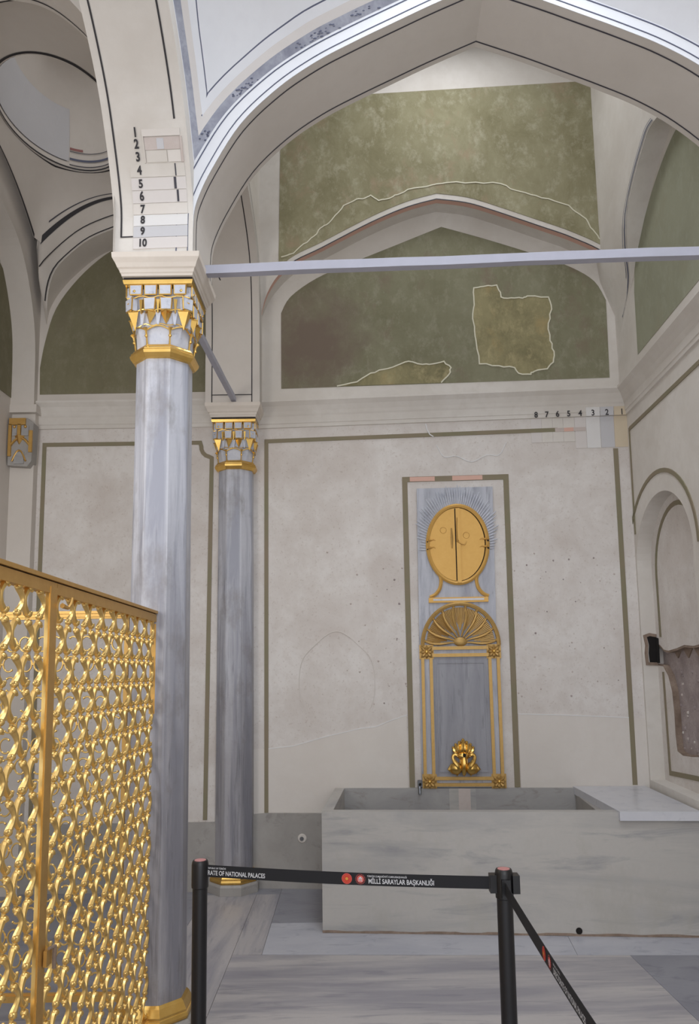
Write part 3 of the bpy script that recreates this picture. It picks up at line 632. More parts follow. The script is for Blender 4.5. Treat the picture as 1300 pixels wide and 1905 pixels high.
for base0 in (4.40, 4.63, 4.68, 4.90, 4.93, 4.96, 5.06):       # worn dark stencil flecks along the blue-grey band
    for i in range(9):
        base = base0 + random.uniform(-0.028, 0.028); f0, f1 = qcurve(0.104), qcurve(0.130); k = random.random()
        r = (f0(base) * k + f1(base) * (1 - k)) / wq(base)
        if r <= 0.3: continue
        t = 1 - r ** (1 / EXP); q, a = pend(base, t)
        MB().ball(FA(0.205 + q, a, base), random.uniform(0.005, 0.009), 6, 4, (1.5, 0.35, 0.7)).build('stencil_mark', 'line_navy', pe, True)
q, a = pend(4.47, 0.47)
for dx, dz in ((-0.012, 0.02), (0, 0.0), (0.010, 0.018), (-0.004, -0.016)):
    MB().tube([FA(0.205 + q, a + 0.004, 4.50), FA(0.205 + q + dx * 1.4, a + 0.008, 4.50 + dz * 1.6)], [0.002, 0.004], 5).build('stencil_mark', 'line_navy', pe)
for mir in ((True, False), (True, True), (False, True)):
    rows = [[FA(0.205 + ((3.04 - pend(z, t / 8)[0]) if mir[0] else pend(z, t / 8)[0]), (3.04 - pend(z, t / 8)[1]) if mir[1] else pend(z, t / 8)[1], z) for t in range(9)] for z in ZS[::3] + [5.30]]
    struct(MB().grid(rows).build('pendentive', 'plaster_cool', None, True, None, 80))
dc = FA(0.205 + 1.52, 1.52, 0)
struct(MB().lathe([(1.56, 5.22), (1.56, 5.34), (1.48, 5.7), (1.3, 6.05), (1.02, 6.3), (0.78, 6.42)], 48, dc[0], dc[1], 0, False).build('dome', 'plaster_cool', None, True))
# arch between near column and engaged column
MP = [(5.80, 3.76), (5.795, 4.35)] + arcs([(5.78, 4.55), (5.74, 4.74), (5.66, 4.90), (5.50, 5.02), (5.26, 5.11), (5.05, 5.16), (4.88, 5.19)], 5)
MP = MP + [(9.76 - a, z) for a, z in reversed(MP[:-1])]
YX = lambda a, v, b: (v, a, b)
H = len(MP) // 2
m = MB().prism([(6.04, 3.74)] + MP[:H + 1] + [(4.88, 7.1), (6.04, 7.1)], [], -1.135, -0.70, YX)
m.prism(MP[H:] + [(3.96, 3.74), (3.9, 3.74), (3.9, 7.1), (4.88, 7.1)], [], -1.135, -0.79, YX); mc = struct(m.build('arch', 'plaster_white'))
MPs = [p for p in MP]
def mline(x, mat, wd=0.008):
    q = off(MP, 0.003); return MB().grid([[(x + dx, a, z) for a, z in q[:H + 1]] for dx in (0, wd)]).build('painted_line', mat, mc)
q = off(MP, 0.0025)
MB().grid([[(x, a, z) for a, z in off(MP[:H + 1], 0.0015)] for x in (-1.133, -0.702)]).build('soffit', 'plaster_soffit', mc, True)  # underside shade put into the duller soffit colour
mline(-1.085, 'line_black'); mline(-0.765, 'line_black')
MB().grid([[(x, 5.7935, z) for x in (-1.085, -0.757)] for z in (3.835, 3.842)]).build('painted_line', 'line_black', mc)
mp2 = [p for p in off(MP, -0.05)]
MB().grid([[(-0.697, a, z) for a, z in off(MP, -d)[:H + 1]] for d in (0.045, 0.051)]).build('painted_line', 'line_black', mc)
MB().grid([[(-0.697, a, z) for a, z in off(MP, -d)[:H + 1]] for d in (0.075, 0.081)]).build('painted_line', 'line_black', mc)
# ceilings that close the bays (out of view)
struct(MB().prism([(-0.75, 3.9), (2.6, 3.9), (2.6, 6.3), (-0.75, 6.3)], [[(0.7 + 0.62 * math.cos(2 * PI * i / 24), 4.75 + 0.62 * math.sin(2 * PI * i / 24)) for i in range(24)]], 6.95, 7.1, lambda a, v, b: (a, b, v)).build('ceiling', 'plaster_white'))

# ------------------------------------------------------------------ columns
def secr(f, th):
    c45 = ((th + PI / 8) % (PI / 4)) - PI / 8
    oc = 0.139 / math.cos(c45); sq = 0.160 / max(abs(math.cos(th)), abs(math.sin(th)))
    return oc * (1 - f) + sq * f
def capel(root, th, f, z, w_, h_, d_, mat, name, taper=1.0, edge=True, out=0.0):
    r = secr(f, th) + out; d45 = round(th / (PI / 4)) * (PI / 4)
    na = th * (1 - f) + (round(th / (PI / 2)) * (PI / 2)) * f if abs(((th + PI / 4) % (PI / 2)) - PI / 4) < 0.70 else th
    n = Vector((math.cos(na), math.sin(na), 0)); t = Vector((-n.y, n.x, 0)); c = Vector((r * math.cos(th), r * math.sin(th), z))
    def P(a, b, d): return tuple(c + t * a + n * d + Vector((0, 0, b)))
    m = MB()
    wb_ = w_ * taper
    m.add([P(-wb_ / 2, -h_ / 2, -0.02), P(wb_ / 2, -h_ / 2, -0.02), P(w_ / 2, h_ / 2, -0.02), P(-w_ / 2, h_ / 2, -0.02), P(-wb_ / 2 * 0.9, -h_ / 2 * 0.9, d_), P(wb_ / 2 * 0.9, -h_ / 2 * 0.9, d_), P(w_ / 2 * 0.9, h_ / 2 * 0.92, d_), P(-w_ / 2 * 0.9, h_ / 2 * 0.92, d_)],
          [(4, 5, 6, 7), (0, 1, 5, 4), (1, 2, 6, 5), (2, 3, 7, 6), (3, 0, 4, 7), (0, 3, 2, 1)])
    o = m.build(name, mat, root)
    if edge:
        e = MB(); k = 1.0
        cs = [P(-wb_ / 2, -h_ / 2, d_ * 0.6), P(wb_ / 2, -h_ / 2, d_ * 0.6), P(w_ / 2, h_ / 2, d_ * 0.6), P(-w_ / 2, h_ / 2, d_ * 0.6)]
        for i in range(4): e.tube([cs[i], cs[(i + 1) % 4]], 0.0038, 5)
        e.build('gilt_edge', 'gold_leaf', o)
    return o
def make_column():
    root = thing('column', (0, 0, 0), '', 'column')
    MB().lathe([(0.204, 0.0), (0.204, 0.060), (0.194, 0.076)], 8, 0, 0, PI / 8).build('plinth', 'marble_base', root)
    MB().lathe([(0.170, 0.075), (0.186, 0.078), (0.192, 0.092), (0.188, 0.106), (0.182, 0.109), (0.182, 0.118), (0.176, 0.130), (0.166, 0.150), (0.154, 0.162), (0.140, 0.166)], 8, 0, 0, PI / 8).build('base_ring', 'gold_leaf', root)
    m = MB(); prof = [(0.152, 0.14), (0.1515, 0.5), (0.150, 1.1), (0.1475, 1.9), (0.1455, 2.6), (0.144, 3.26)]
    vs = []; n = 16
    for r, z in prof:
        for k in range(8):
            for s_ in (-1, 1):
                a = PI / 8 + k * PI / 4 + s_ * 0.035; vs.append((r * math.cos(a) * 0.997, r * math.sin(a) * 0.997, z))
    m.add(vs, [(i * n + k, i * n + (k + 1) % n, (i + 1) * n + (k + 1) % n, (i + 1) * n + k) for i in range(len(prof) - 1) for k in range(n)])
    m.build('shaft', 'marble_column', root, True, None, 20)
    MB().lathe([(0.140, 3.246), (0.160, 3.250), (0.176, 3.270), (0.180, 3.284), (0.174, 3.290), (0.174, 3.297), (0.166, 3.304), (0.160, 3.314), (0.148, 3.322)], 8, 0, 0, PI / 8).build('neck_ring', 'gold_leaf', root)
    m = MB(); rows = []
    for f in (0, 0.15, 0.35, 0.6, 0.85, 1.0):
        rows.append([(0.94 * secr(f, 2 * PI * k / 64) * math.cos(2 * PI * k / 64), 0.94 * secr(f, 2 * PI * k / 64) * math.sin(2 * PI * k / 64), 3.31 + 0.30 * f) for k in range(65)])
    m.grid(rows); core = m.build('capital_core', 'marble_capital', root, True, None, 30)
    zf = lambda z: min(1, max(0, (z - 3.31) / 0.30))
    def pt(th, z, out=0.0): r = secr(zf(z), th) + out; return (r * math.cos(th), r * math.sin(th), z)
    for k in range(8):       # lowest tier: gilt ribs with arched tops and beads
        th = PI / 8 + k * PI / 4
        m = MB(); m.tube([pt(th, 3.316, -0.002), pt(th, 3.355, 0), pt(th, 3.39, 0.004), pt(th, 3.405, 0.012)], [0.005, 0.004, 0.006, 0.012], 6)
        m.ball(pt(th, 3.362, 0.004), 0.0085, 7, 5); m.build('gilt_rib', 'gold_leaf', root, True)
        m = MB(); m.tube([pt(th + PI / 4 * j / 8, 3.392 + 0.024 * math.sin(PI * j / 8), 0.004) for j in range(9)], 0.004, 5); m.build('gilt_arch', 'gold_leaf', root, True)
    for k in range(12):      # middle tier: inverted gilt pyramids between white facets
        th = PI / 12 + k * PI / 6; big = 1.15 if k % 3 == 1 else 0.85
        z1 = 3.488; m = MB(); c = Vector(pt(th, z1, 0.006)); n = Vector((math.cos(th), math.sin(th), 0)); t = Vector((-n.y, n.x, 0)); h = 0.035 * big
        tip = Vector(pt(th, 3.398 if k % 3 == 1 else 3.418, 0.010))
        m.add([tuple(c - t * h - n * 0.015), tuple(c + t * h - n * 0.015), tuple(c + n * 0.022), tuple(tip)], [(0, 1, 2), (0, 2, 3), (2, 1, 3), (1, 0, 3)])
        m.build('gilt_pendant', 'gold_leaf', root)
        m = MB(); m.tube([tuple(c - t * h - n * 0.01), tuple(c + n * 0.023), tuple(c + t * h - n * 0.01)], 0.0035, 5); m.build('gilt_moulding', 'gold_leaf', root)
        capel(root, th + PI / 12, zf(3.455), 3.452, 0.030, 0.070, 0.006, 'marble_capital', 'facet', 0.35, False)
    for k in range(12):      # upper tier: white blocks with gilt edges
        th = k * PI / 6 + PI / 12
        capel(root, th, zf(3.525), 3.525, 0.060, 0.064, 0.016, 'marble_capital', 'block', 0.86, True)
        capel(root, th + PI / 12, zf(3.52), 3.515, 0.020, 0.078, 0.010, 'gold_leaf', 'gilt_wedge', 0.3, False)
    for z, rr, oo in ((3.494, 0.0035, 0.008), (3.560, 0.0035, 0.012), (3.420, 0.003, 0.003)):
        m = MB(); m.tube([pt(2 * PI * k / 48, z + (0.005 if k % 4 < 2 else -0.003), oo) for k in range(49)], rr, 5); m.build('gilt_moulding', 'gold_leaf', root, True)
    for k in range(4):       # corner turned knobs
        th = PI / 4 + k * PI / 2
        m = MB(); m.tube([pt(th, 3.50, -0.012), pt(th, 3.575, -0.012)], 0.020, 8); m.build('corner_roll', 'marble_capital', root, True)
        m = MB(); m.ball(pt(th, 3.492, -0.006), 0.014, 8, 6); m.tube([pt(th, 3.53, 0.006), pt(th, 3.534, 0.006)], 0.012, 6); m.build('corner_bead', 'gold_leaf', root, True)
    for k in range(4):       # top row of small squares, some with rosettes
        for j in range(4):
            y = -0.112 + j * 0.0747; th = math.atan2(y, 0.160) + k * PI / 2
            capel(root, th, 1.0, 3.598, 0.062, 0.050, 0.012, 'marble_capital', 'square', 0.95, True)
            if j in (0, 3):
                r = secr(1, th) + 0.012; MB().ball((r * math.cos(th), r * math.sin(th), 3.59), 0.008, 7, 5).build('rosette', 'gold_leaf', root, True)
    sqr = lambda h, z: [(h, -h, z), (h, h, z), (-h, h, z), (-h, -h, z)]
    def stack(levels, name, mat, dep=1.0):
        m = MB(); vs = []
        for h, z in levels: vs += [(x, y * dep, zz) for x, y, zz in sqr(h, z)]
        L = len(levels); m.add(vs, [(i * 4 + k, i * 4 + (k + 1) % 4, (i + 1) * 4 + (k + 1) % 4, (i + 1) * 4 + k) for i in range(L - 1) for k in range(4)] + [(0, 1, 2, 3), tuple(range(4 * L - 4, 4 * L))])
        return m.build(name, mat, root)
    stack([(0.168, 3.624), (0.173, 3.628), (0.176, 3.638), (0.178, 3.648)], 'abacus', 'gold_leaf')
    stack([(0.174, 3.648), (0.174, 3.664)], 'lead_joint', 'lead_black')
    stack([(0.180, 3.662), (0.182, 3.674), (0.187, 3.678), (0.190, 3.694), (0.198, 3.70), (0.206, 3.72), (0.217, 3.738), (0.219, 3.742), (0.221, 3.768)], 'impost', 'stone_impost', 1.06)
    return root
def kids(o): return [c for c in bpy.data.objects if c.parent is o]
def copy_tree(o, parent=None):
    c = o.copy(); COL.objects.link(c)
    if parent is not None: c.parent = parent
    for ch in kids(o): copy_tree(ch, c)
    return c
c1 = make_column()
c2 = copy_tree(c1)
c1.location = (-0.955, 3.79, 0); c2.location = (-0.912, 6.0, 0)
c1['label'] = 'near octagonal marble column with gilded stalactite capital beside the lattice screen'
c2['label'] = 'farther grey marble column engaged in the back wall, left of the stone basin'
c1['group'] = c2['group'] = 'marble columns with gilded capitals'
# broken corbel capital in the left corner
cc = thing('corbel_capital', (-2.61, 5.87, 3.29), 'small worn gilded corbel capital in the far left corner below the cornice', 'capital')
KX = lambda x: -2.61 + (x + 2.51) * 1.04; KZ = lambda z: 1.7 + (z - 1.7) * 1.041
KB = lambda a, b, y0, y1, c, d: MB().box(KX(a), KX(b), y0, y1, KZ(c), KZ(d))
MB().prism([(KX(a), KZ(b)) for a, b in [(-2.60, 3.23), (-2.45, 3.22), (-2.42, 3.26), (-2.412, 3.56), (-2.46, 3.60), (-2.60, 3.60)]], [], 5.82, 5.92, XZ).build('body', 'marble_base', cc)
for (a, b, c, d) in ((-2.595, -2.47, 3.545, 3.598), (-2.598, -2.575, 3.30, 3.55), (-2.53, -2.505, 3.46, 3.55), (-2.44, -2.415, 3.33, 3.50)): KB(a, b, 5.805, 5.822, c, d).build('gilt_facet', 'gold_bar', cc)
for (a, b, c, d) in ((-2.57, -2.535, 3.46, 3.54), (-2.50, -2.445, 3.46, 3.54), (-2.55, -2.475, 3.24, 3.33)): KB(a, b, 5.81, 5.822, c, d).build('stone_facet', 'marble_tub_inside', cc)
for x in (-2.553, -2.47): MB().ball((KX(x), 5.81, KZ(3.53)), 0.013, 8, 5).build('gilt_bead', 'gold_bar', cc, True)
for x0, ln, z0, hh, rr in ((-2.585, 0.155, 3.38, 0.065, 0.010), (-2.565, 0.105, 3.26, 0.085, 0.007)):
    MB().tube([(KX(x0 + ln * j / 10), 5.813, KZ(z0 + hh * math.sin(PI * j / 10))) for j in range(11)], rr, 6).build('gilt_arch', 'gold_bar', cc, True)
m = MB(); m.add([(KX(-2.555), 5.82, KZ(3.46)), (KX(-2.475), 5.82, KZ(3.46)), (KX(-2.515), 5.78, KZ(3.46)), (KX(-2.515), 5.816, KZ(3.39))], [(0, 1, 2), (0, 2, 3), (2, 1, 3), (1, 0, 3)]); m.build('gilt_pendant', 'gold_bar', cc)
# tie rods
def rod(name, a, b, r, label):
    o = MB(); A, B = Vector(a), Vector(b); n = 14
    o.tube([A.lerp(B, i / n) + Vector((0, 0, random.uniform(-0.002, 0.002))) for i in range(n + 1)], [r * random.uniform(0.97, 1.04) for i in range(n + 1)], 4)
    return tag(o.build(name, 'rod_paint', None, False), label, 'tie rod', 'iron tie rods')
rod('tie_rod', (-0.76, 3.77, 3.775), (2.2, 3.64, 3.775), 0.033, 'long grey-painted iron tie rod across the wide pointed arch')
rod('tie_rod', (-0.955, 4.02, 3.80), (-0.905, 5.80, 3.80), 0.026, 'shorter grey tie rod running from the near column back to the engaged column')

# ------------------------------------------------------------------ stone basin and slab
tb = thing('stone_basin', BW(1.5, 0.5, 0), 'long grey-white marble water basin along the back wall below the gilded fountain', 'basin')
MB().prism([(0.53, 0.0), (2.90, 0.0), (2.90, 0.695), (2.43, 0.695), (2.41, 0.744), (0.53, 0.744)], [], 0.885, 0.955, BW).build('front_panel', 'marble_tub', tb)
MB().box(0.53, 0.60, 0.032, 0.885, 0.0, 0.744, BW).build('side_panel', 'marble_tub', tb)
MB().box(0.60, 2.84, 0.032, 0.885, 0.30, 0.36, BW).build('basin_floor', 'marble_tub_inside', tb)
MB().box(0.60, 2.84, 0.005, 0.03, 0.36, 0.742, BW).build('back_lining', 'marble_tub_inside', tb)
MB().box(1.47, 1.56, 0.03, 0.034, 0.37, 0.74, BW).build('rust_stain', 'swatch_rose', tb); MB().box(1.40, 1.60, 0.03, 0.032, 0.37, 0.74, BW).build('pale_stain', 'marble_tub', tb)
MB().box(2.34, 2.40, 0.032, 0.885, 0.36, 0.70, BW).build('divider', 'marble_base', tb)
MB().ribbon(blobline(60, 0.53, 2.93, 0.006, 0.003, 3), 0.014, 0.953, 0.960, BW).build('mortar_joint', 'brick_dust', tb)
MB().tube([BW(2.13, 0.950, 0.03), BW(2.13, 0.959, 0.03)], 0.02, 14).build('drain_hole', 'hole_black', tb)
sl = MB(); sl.prism([(2.33, 0.008), (2.41, 0.985), (2.905, 0.985), (2.862, 0.005)], [], 0.696, 0.752, lambda a, v, b: BW(a, b, v))
tag(sl.build('stone_slab', 'marble_white'), 'thick white marble slab lying over the right end of the basin, below the niche', 'slab')

# ------------------------------------------------------------------ gilded wall fountain
fp = thing('wall_fountain', BW(1.5, 0.02, 0.745), 'tall marble fountain panel with gilded oval door and shell arch on the back wall', 'fountain')
MB().prism([(1.195, 0.746), (1.79, 0.746), (1.815, 3.078), (1.213, 3.08)], [], 0.0, 0.022, BW).build('marble_panel', 'marble_panel', fp)
OC, OZ, OW, OH = 1.524, 2.618, 0.243, 0.318
ell = lambda w_, h_, n=48, a0=0.0, a1=2 * PI: [(OC + w_ * math.cos(a0 + (a1 - a0) * i / n), OZ + h_ * math.sin(a0 + (a1 - a0) * i / n)) for i in range(n if abs(a1 - a0 - 2 * PI) < 1e-6 else n + 1)]
m = MB()
E0 = ell(OW, OH); 
m.tube([BW(u, 0.032, z) for u, z in ell(OW - 0.008, OH - 0.008, 48, 0, 2 * PI) + [ell(OW - 0.008, OH - 0.008)[0]]], 0.017, 6); m.build('oval_frame', 'gold_paint', fp, True)
MB().prism(ell(OW - 0.02, OH - 0.02), [], 0.02, 0.027, BW).build('door_gap', 'hole_black', fp)
for s_, nm in ((-1, 'door_leaf'), (1, 'door_leaf')):
    a0, a1 = (PI / 2 + 0.02, 3 * PI / 2 - 0.02) if s_ < 0 else (-PI / 2 + 0.02, PI / 2 - 0.02)
    leaf = MB().prism([(u - 0.004, z) for u, z in ell(OW - 0.027, OH - 0.027, 28, a0, a1)], [], 0.024, 0.036, BW).build(nm, 'gold_paint', fp)
    for zz in (2.655, 2.595):
        m = MB(); u0 = OC + s_ * (OW - 0.012); m.tube([BW(u0, 0.052, zz), BW(u0 - s_ * 0.025, 0.041, zz), BW(u0 - s_ * 0.042, 0.039, zz + 0.006), BW(u0 - s_ * 0.058, 0.038, zz - 0.004)], [0.012, 0.006, 0.005, 0.003], 6); m.build('hinge_strap', 'gold_paint', leaf, True)
        MB().ball(BW(u0 + s_ * 0.006, 0.046, zz - 0.014), 0.009 if s_ > 0 else 0.006, 7, 5).build('hinge_pin', 'lead_black', leaf, True)
MB().box(OC - 0.018, OC - 0.010, 0.030, 0.0365, OZ - OH + 0.03, OZ + OH - 0.03, BW).build('leaf_gap', 'hole_black', fp)
m = MB(); m.box(OC - 0.010, OC + 0.022, 0.034, 0.052, OZ - OH + 0.01, OZ + OH - 0.03, BW); ast = m.build('closing_strip', 'gold_paint', fp)
m = MB(); m.tube([BW(OC - 0.000, 0.054, OZ + 0.21), BW(OC - 0.006, 0.055, OZ + 0.12), BW(OC - 0.004, 0.055, OZ + 0.04), BW(OC, 0.055, OZ + 0.02)], [0.004, 0.006, 0.006, 0.012], 6)
m.tube([BW(OC, 0.055, OZ + 0.02), BW(OC + 0.03, 0.05, OZ + 0.0), BW(OC + 0.055, 0.05, OZ - 0.005), BW(OC + 0.07, 0.05, OZ + 0.02)], [0.006, 0.005, 0.004, 0.003], 6); m.build('bolt_handle', 'gold_bar', fp, True)
m = MB(); m.tube([BW(OC - 0.046, 0.040, OZ + 0.13), BW(OC - 0.044, 0.042, OZ + 0.05), BW(OC - 0.044, 0.042, OZ - 0.03)], [0.005, 0.011, 0.005], 6); m.build('lock_plate', 'gold_dull', fp, True)
for u, z in ((OC - 0.11, OZ + 0.115), (OC + 0.07, OZ + 0.07)):
    m = MB(); m.tube([BW(u + 0.024 * math.cos(2 * PI * i / 16), 0.038, z + 0.024 * math.sin(2 * PI * i / 16)) for i in range(17)], 0.0022, 5); m.build('knocker_ring', 'gold_bar', fp, True)
m = MB()         # carved sunburst above the oval
for i in range(56):
    a = -0.12 + (PI + 0.24) * i / 55; ln = 0.075 + 0.055 * max(0, math.sin(a)) + 0.012 * (i % 4)
    ln *= 0.45 + 0.55 * min(1, max(0.0, math.sin(a)) * 1.6 + 0.25)
    p = (OC + OW * math.cos(a), OZ + OH * math.sin(a)); dx, dz = math.cos(a) * 0.8, math.sin(a) * 0.9 + 0.12; l = math.hypot(dx, dz)
    m.tube([BW(p[0], 0.022, p[1]), BW(p[0] + dx / l * ln * 0.6, 0.030, p[1] + dz / l * ln * 0.6), BW(p[0] + dx / l * ln, 0.022, p[1] + dz / l * ln)], [0.005, 0.0065, 0.003], 5)
m.build('carved_sunburst', 'marble_capital', fp, True)
for s_ in (-1, 1):
    m = MB(); m.tube([BW(OC + s_ * p, 0.030, z) for p, z in arcs([(0.145, 2.372), (0.138, 2.33), (0.150, 2.27), (0.185, 2.225), (0.228, 2.203)], 4)], 0.015, 6); m.build('oval_foot', 'gold_paint', fp, True)
MB().box(1.285, 1.748, 0.02, 0.042, 2.158, 2.198, BW).build('foot_bar', 'gold_paint', fp); MB().box(1.32, 1.715, 0.03, 0.046, 2.172, 2.188, BW).build('foot_bead', 'marble_white', fp)
# shell arch
SC_, SZ = 1.522, 1.822
m = MB(); m.tube([BW(SC_ + 0.294 * math.cos(PI * i / 32), 0.032, SZ + 0.325 * math.sin(PI * i / 32)) for i in range(33)], 0.017, 6); m.build('shell_arch_moulding', 'gold_dull', fp, True)
MB().prism([(SC_ + 0.27 * math.cos(PI * i / 24), SZ + 0.30 * math.sin(PI * i / 24)) for i in range(25)], [], 0.02, 0.026, BW).build('shell_ground', 'marble_panel_dark', fp)
for i in range(10):
    a = 0.06 + (PI - 0.12) * i / 9; ca_, sa = math.cos(a), math.sin(a); bend = 0.10 * (1 if a < PI / 2 else -1)
    P = []
    for j in range(7):
        r = 0.05 + 0.225 * j / 6; aa = a + bend * math.sin(PI * j / 6) * -1.0; P.append(BW(SC_ + r * math.cos(aa), 0.032 + 0.012 * math.sin(PI * j / 6), SZ + 0.02 + r * 1.02 * math.sin(aa)))
    m = MB(); m.tube(P, [0.006, 0.008, 0.010, 0.011, 0.011, 0.010, 0.007], 6); m.ball(P[-1], 0.012, 7, 5); m.build('shell_rib', 'gold_dull', fp, True)
m = MB()
for i in range(66):
    a = 0.05 + (PI - 0.10) * i / 65; r0 = 0.135 + 0.03 * math.cos(9 * (a - 0.05) / (PI - 0.1) * 2 * PI)
    m.tube([BW(SC_ + r0 * math.cos(a), 0.027, SZ + 0.015 + r0 * math.sin(a)), BW(SC_ + 0.262 * math.cos(a), 0.033, SZ + 0.01 + 0.285 * math.sin(a))], [0.0035, 0.0058], 5)
m.build('shell_fluting', 'gold_dull', fp, True)
m = MB(); m.ball(BW(SC_, 0.03, SZ + 0.03), 0.05, 10, 6, (1.1, 0.35, 0.75)); m.build('shell_boss', 'gold_dull', fp, True)
# moulded frame of the lower panel
for z in (1.803, 1.748): MB().box(1.30, 1.735, 0.02, 0.042, z - 0.013, z + 0.013, BW).build('frame_bar', 'gold_dull', fp)
for z in (0.815, 0.768): MB().box(1.29, 1.74, 0.02, 0.042, z - 0.012, z + 0.012, BW).build('frame_bar', 'gold_dull', fp)
for (a, b) in ((1.226, 1.222), (1.290, 1.288), (1.742, 1.744), (1.806, 1.806)):
    MB().ribbon([(a, 1.73), (b, 0.83)], 0.024, 0.02, 0.042, BW).build('frame_bar', 'gold_dull', fp)
ip = MB().prism([(1.305, 0.83), (1.728, 0.83), (1.728, 1.73), (1.305, 1.73)], [], 0.018, 0.0235, BW).build('inner_panel', 'marble_panel_dark', fp)
MB().ribbon([(1.335, 0.865), (1.335, 1.69), (1.70, 1.69), (1.70, 0.865)], 0.010, 0.022, 0.030, BW, True).build('panel_bead', 'marble_panel_dark', ip)
def rosette(u, z):
    m = MB(); m.prism([(u - 0.055, z - 0.055), (u + 0.055, z - 0.055), (u + 0.055, z + 0.055), (u - 0.055, z + 0.055)], [], 0.018, 0.030, BW); r = m.build('rosette', 'gold_dull', fp)
    for k in range(8):
        a = k * PI / 4; L = 0.062 if k % 2 else 0.050
        m = MB(); m.tube([BW(u + 0.012 * math.cos(a), 0.046, z + 0.012 * math.sin(a)), BW(u + 0.6 * L * math.cos(a), 0.046, z + 0.6 * L * math.sin(a)), BW(u + L * math.cos(a), 0.036, z + L * math.sin(a))], [0.007, 0.014, 0.004], 6); m.build('petal', 'gold_dull', r, True)
    m = MB(); m.ball(BW(u, 0.05, z), 0.016, 8, 5); m.build('rosette_eye', 'gold_leaf', r, True)
for u, z in ((1.257, 1.775), (1.775, 1.773), (1.255, 0.792), (1.778, 0.792)): rosette(u, z)
# gilded spout ornament: palmette over two swans
so = thing('fountain_spout', BW(1.515, 0.05, 0.84), 'gilded bronze spout ornament of two swans under a palmette on the fountain panel', 'spout')
su = 1.515
for i in range(9):
    a = PI * (0.17 + 0.66 * i / 8); L = 0.125 if i == 4 else (0.070 + 0.045 * math.sin(a)); cv = 0.30 * (1 if a < PI / 2 else -1) * (0 if i == 4 else 1)
    P = [(su + (0.02 + L * j / 5) * math.cos(a - cv * 0.0 + cv * (j / 5) ** 2), 0.045 + 0.02 * math.sin(PI * j / 5), 0.965 + (0.02 + L * j / 5) * math.sin(a + cv * (j / 5) ** 2) * 0.95) for j in range(6)]
    m = MB(); m.tube([BW(*p) for p in P], [0.006, 0.008, 0.010, 0.012, 0.013, 0.007], 6); m.ball(BW(*P[-1]), 0.012, 7, 5); m.build('palmette_leaf', 'gold_leaf', so, True)
for s_ in (-1, 1):
    m = MB(); m.ball(BW(su + s_ * 0.058, 0.068, 0.895), 0.050, 10, 7, (0.95, 0.85, 0.95))
    m.tube([BW(su + s_ * p, v, z) for p, v, z in arcs([(0.035, 0.085, 0.885), (0.050, 0.098, 0.92), (0.075, 0.092, 0.955), (0.080, 0.085, 0.985), (0.062, 0.085, 1.0), (0.045, 0.085, 0.985)], 4)], [0.020] * 4 + [0.017] * 4 + [0.014] * 8 + [0.015] * 3 + [0.008] * 2, 8)
    sw_ = m.build('swan', 'gold_leaf', so, True)
    m = MB(); m.tube([BW(su + s_ * 0.085, 0.06, 0.925), BW(su + s_ * 0.105, 0.06, 0.885), BW(su + s_ * 0.085, 0.06, 0.855)], [0.012, 0.022, 0.006], 7); m.build('wing', 'gold_leaf', sw_, True)
    m = MB(); m.tube([BW(su + s_ * 0.05, 0.06, 0.86), BW(su + s_ * 0.052, 0.06, 0.838)], [0.008, 0.006], 6); m.build('swan_foot', 'gold_leaf', sw_, True)
m = MB(); m.tube([BW(su, 0.06, 1.0), BW(su, 0.085, 0.93), BW(su, 0.075, 0.86), BW(su, 0.06, 0.84)], [0.018, 0.024, 0.016, 0.006], 8); m.build('central_stem', 'gold_leaf', so, True)
m = MB(); m.ball(BW(su, 0.06, 0.985), 0.045, 10, 6, (1.2, 0.6, 0.6)); m.build('shell_cup', 'gold_leaf', so, True)
MB().tube([BW(su + 0.005, 0.08, 0.995), BW(su + 0.005, 0.098, 0.992)], [0.013, 0.012], 10).build('outlet', 'hole_black', so)
MB().box(su - 0.03, su + 0.03, 0.022, 0.06, 0.90, 0.98, BW).build('mount', 'gold_bar', so)
# small old tap left of the fountain foot
tp = thing('water_tap', BW(1.178, 0.03, 0.72), 'small grey metal tap at the basin rim left of the fountain panel', 'tap')
MB().box(1.163, 1.193, 0.002, 0.05, 0.752, 0.80, BW).build('tap_body', 'steel_grey', tp); MB().tube([BW(1.178, 0.04, 0.76), BW(1.178, 0.06, 0.735), BW(1.178, 0.062, 0.70)], [0.012, 0.011, 0.010], 8).build('tap_nozzle', 'steel_grey', tp, True)
MB().tube([BW(1.181, 0.05, 0.775), BW(1.181, 0.058, 0.775)], 0.010, 10).build('tap_socket', 'hole_black', tp)

# ------------------------------------------------------------------ gilded lattice screens
SCR = lambda a, v, z: (-0.955 + v, 3.665 - a, z + 0.017 * a * (z / 1.95))
CELL, ROW = 0.153, 0.1
def link_mesh(sides=(-1, 1), name='lattice_link'):
    m = MB()
    for s in sides:
        P = []; R = []
        for j in range(-6, 7):
            t = j / 6; P.append((0.004 * (1 - abs(t)), s * (0.0062 + 0.0305 * abs(t) ** 1.85), 0.0395 * t)); R.append(0.0068 + 0.0046 * abs(t) ** 1.1 - 0.002 * (abs(t) > 0.99))
        m.tube(P, R, 7)
        for e in (-1, 1):
            m.ball((0.003, s * 0.0365, e * 0.0385), 0.0130, 8, 5, (1, 1, 0.8))
            m.tube([(0.0, s * 0.0375, e * 0.042), (0.0, s * 0.0383, e * 0.0505)], [0.0066, 0.0066], 7, False)
            m.ball((0.006, s * 0.0505, e * 0.0330), 0.0058, 6, 4)
    if len(sides) == 2: m.ball((0.002, 0, 0), 0.0075, 8, 5, (0.9, 1.0, 1.8))
    return m.mesh(name, 'gold_screen', True, 50)
LK = link_mesh(); LKa = link_mesh((-1,)); LKb = link_mesh((1,))
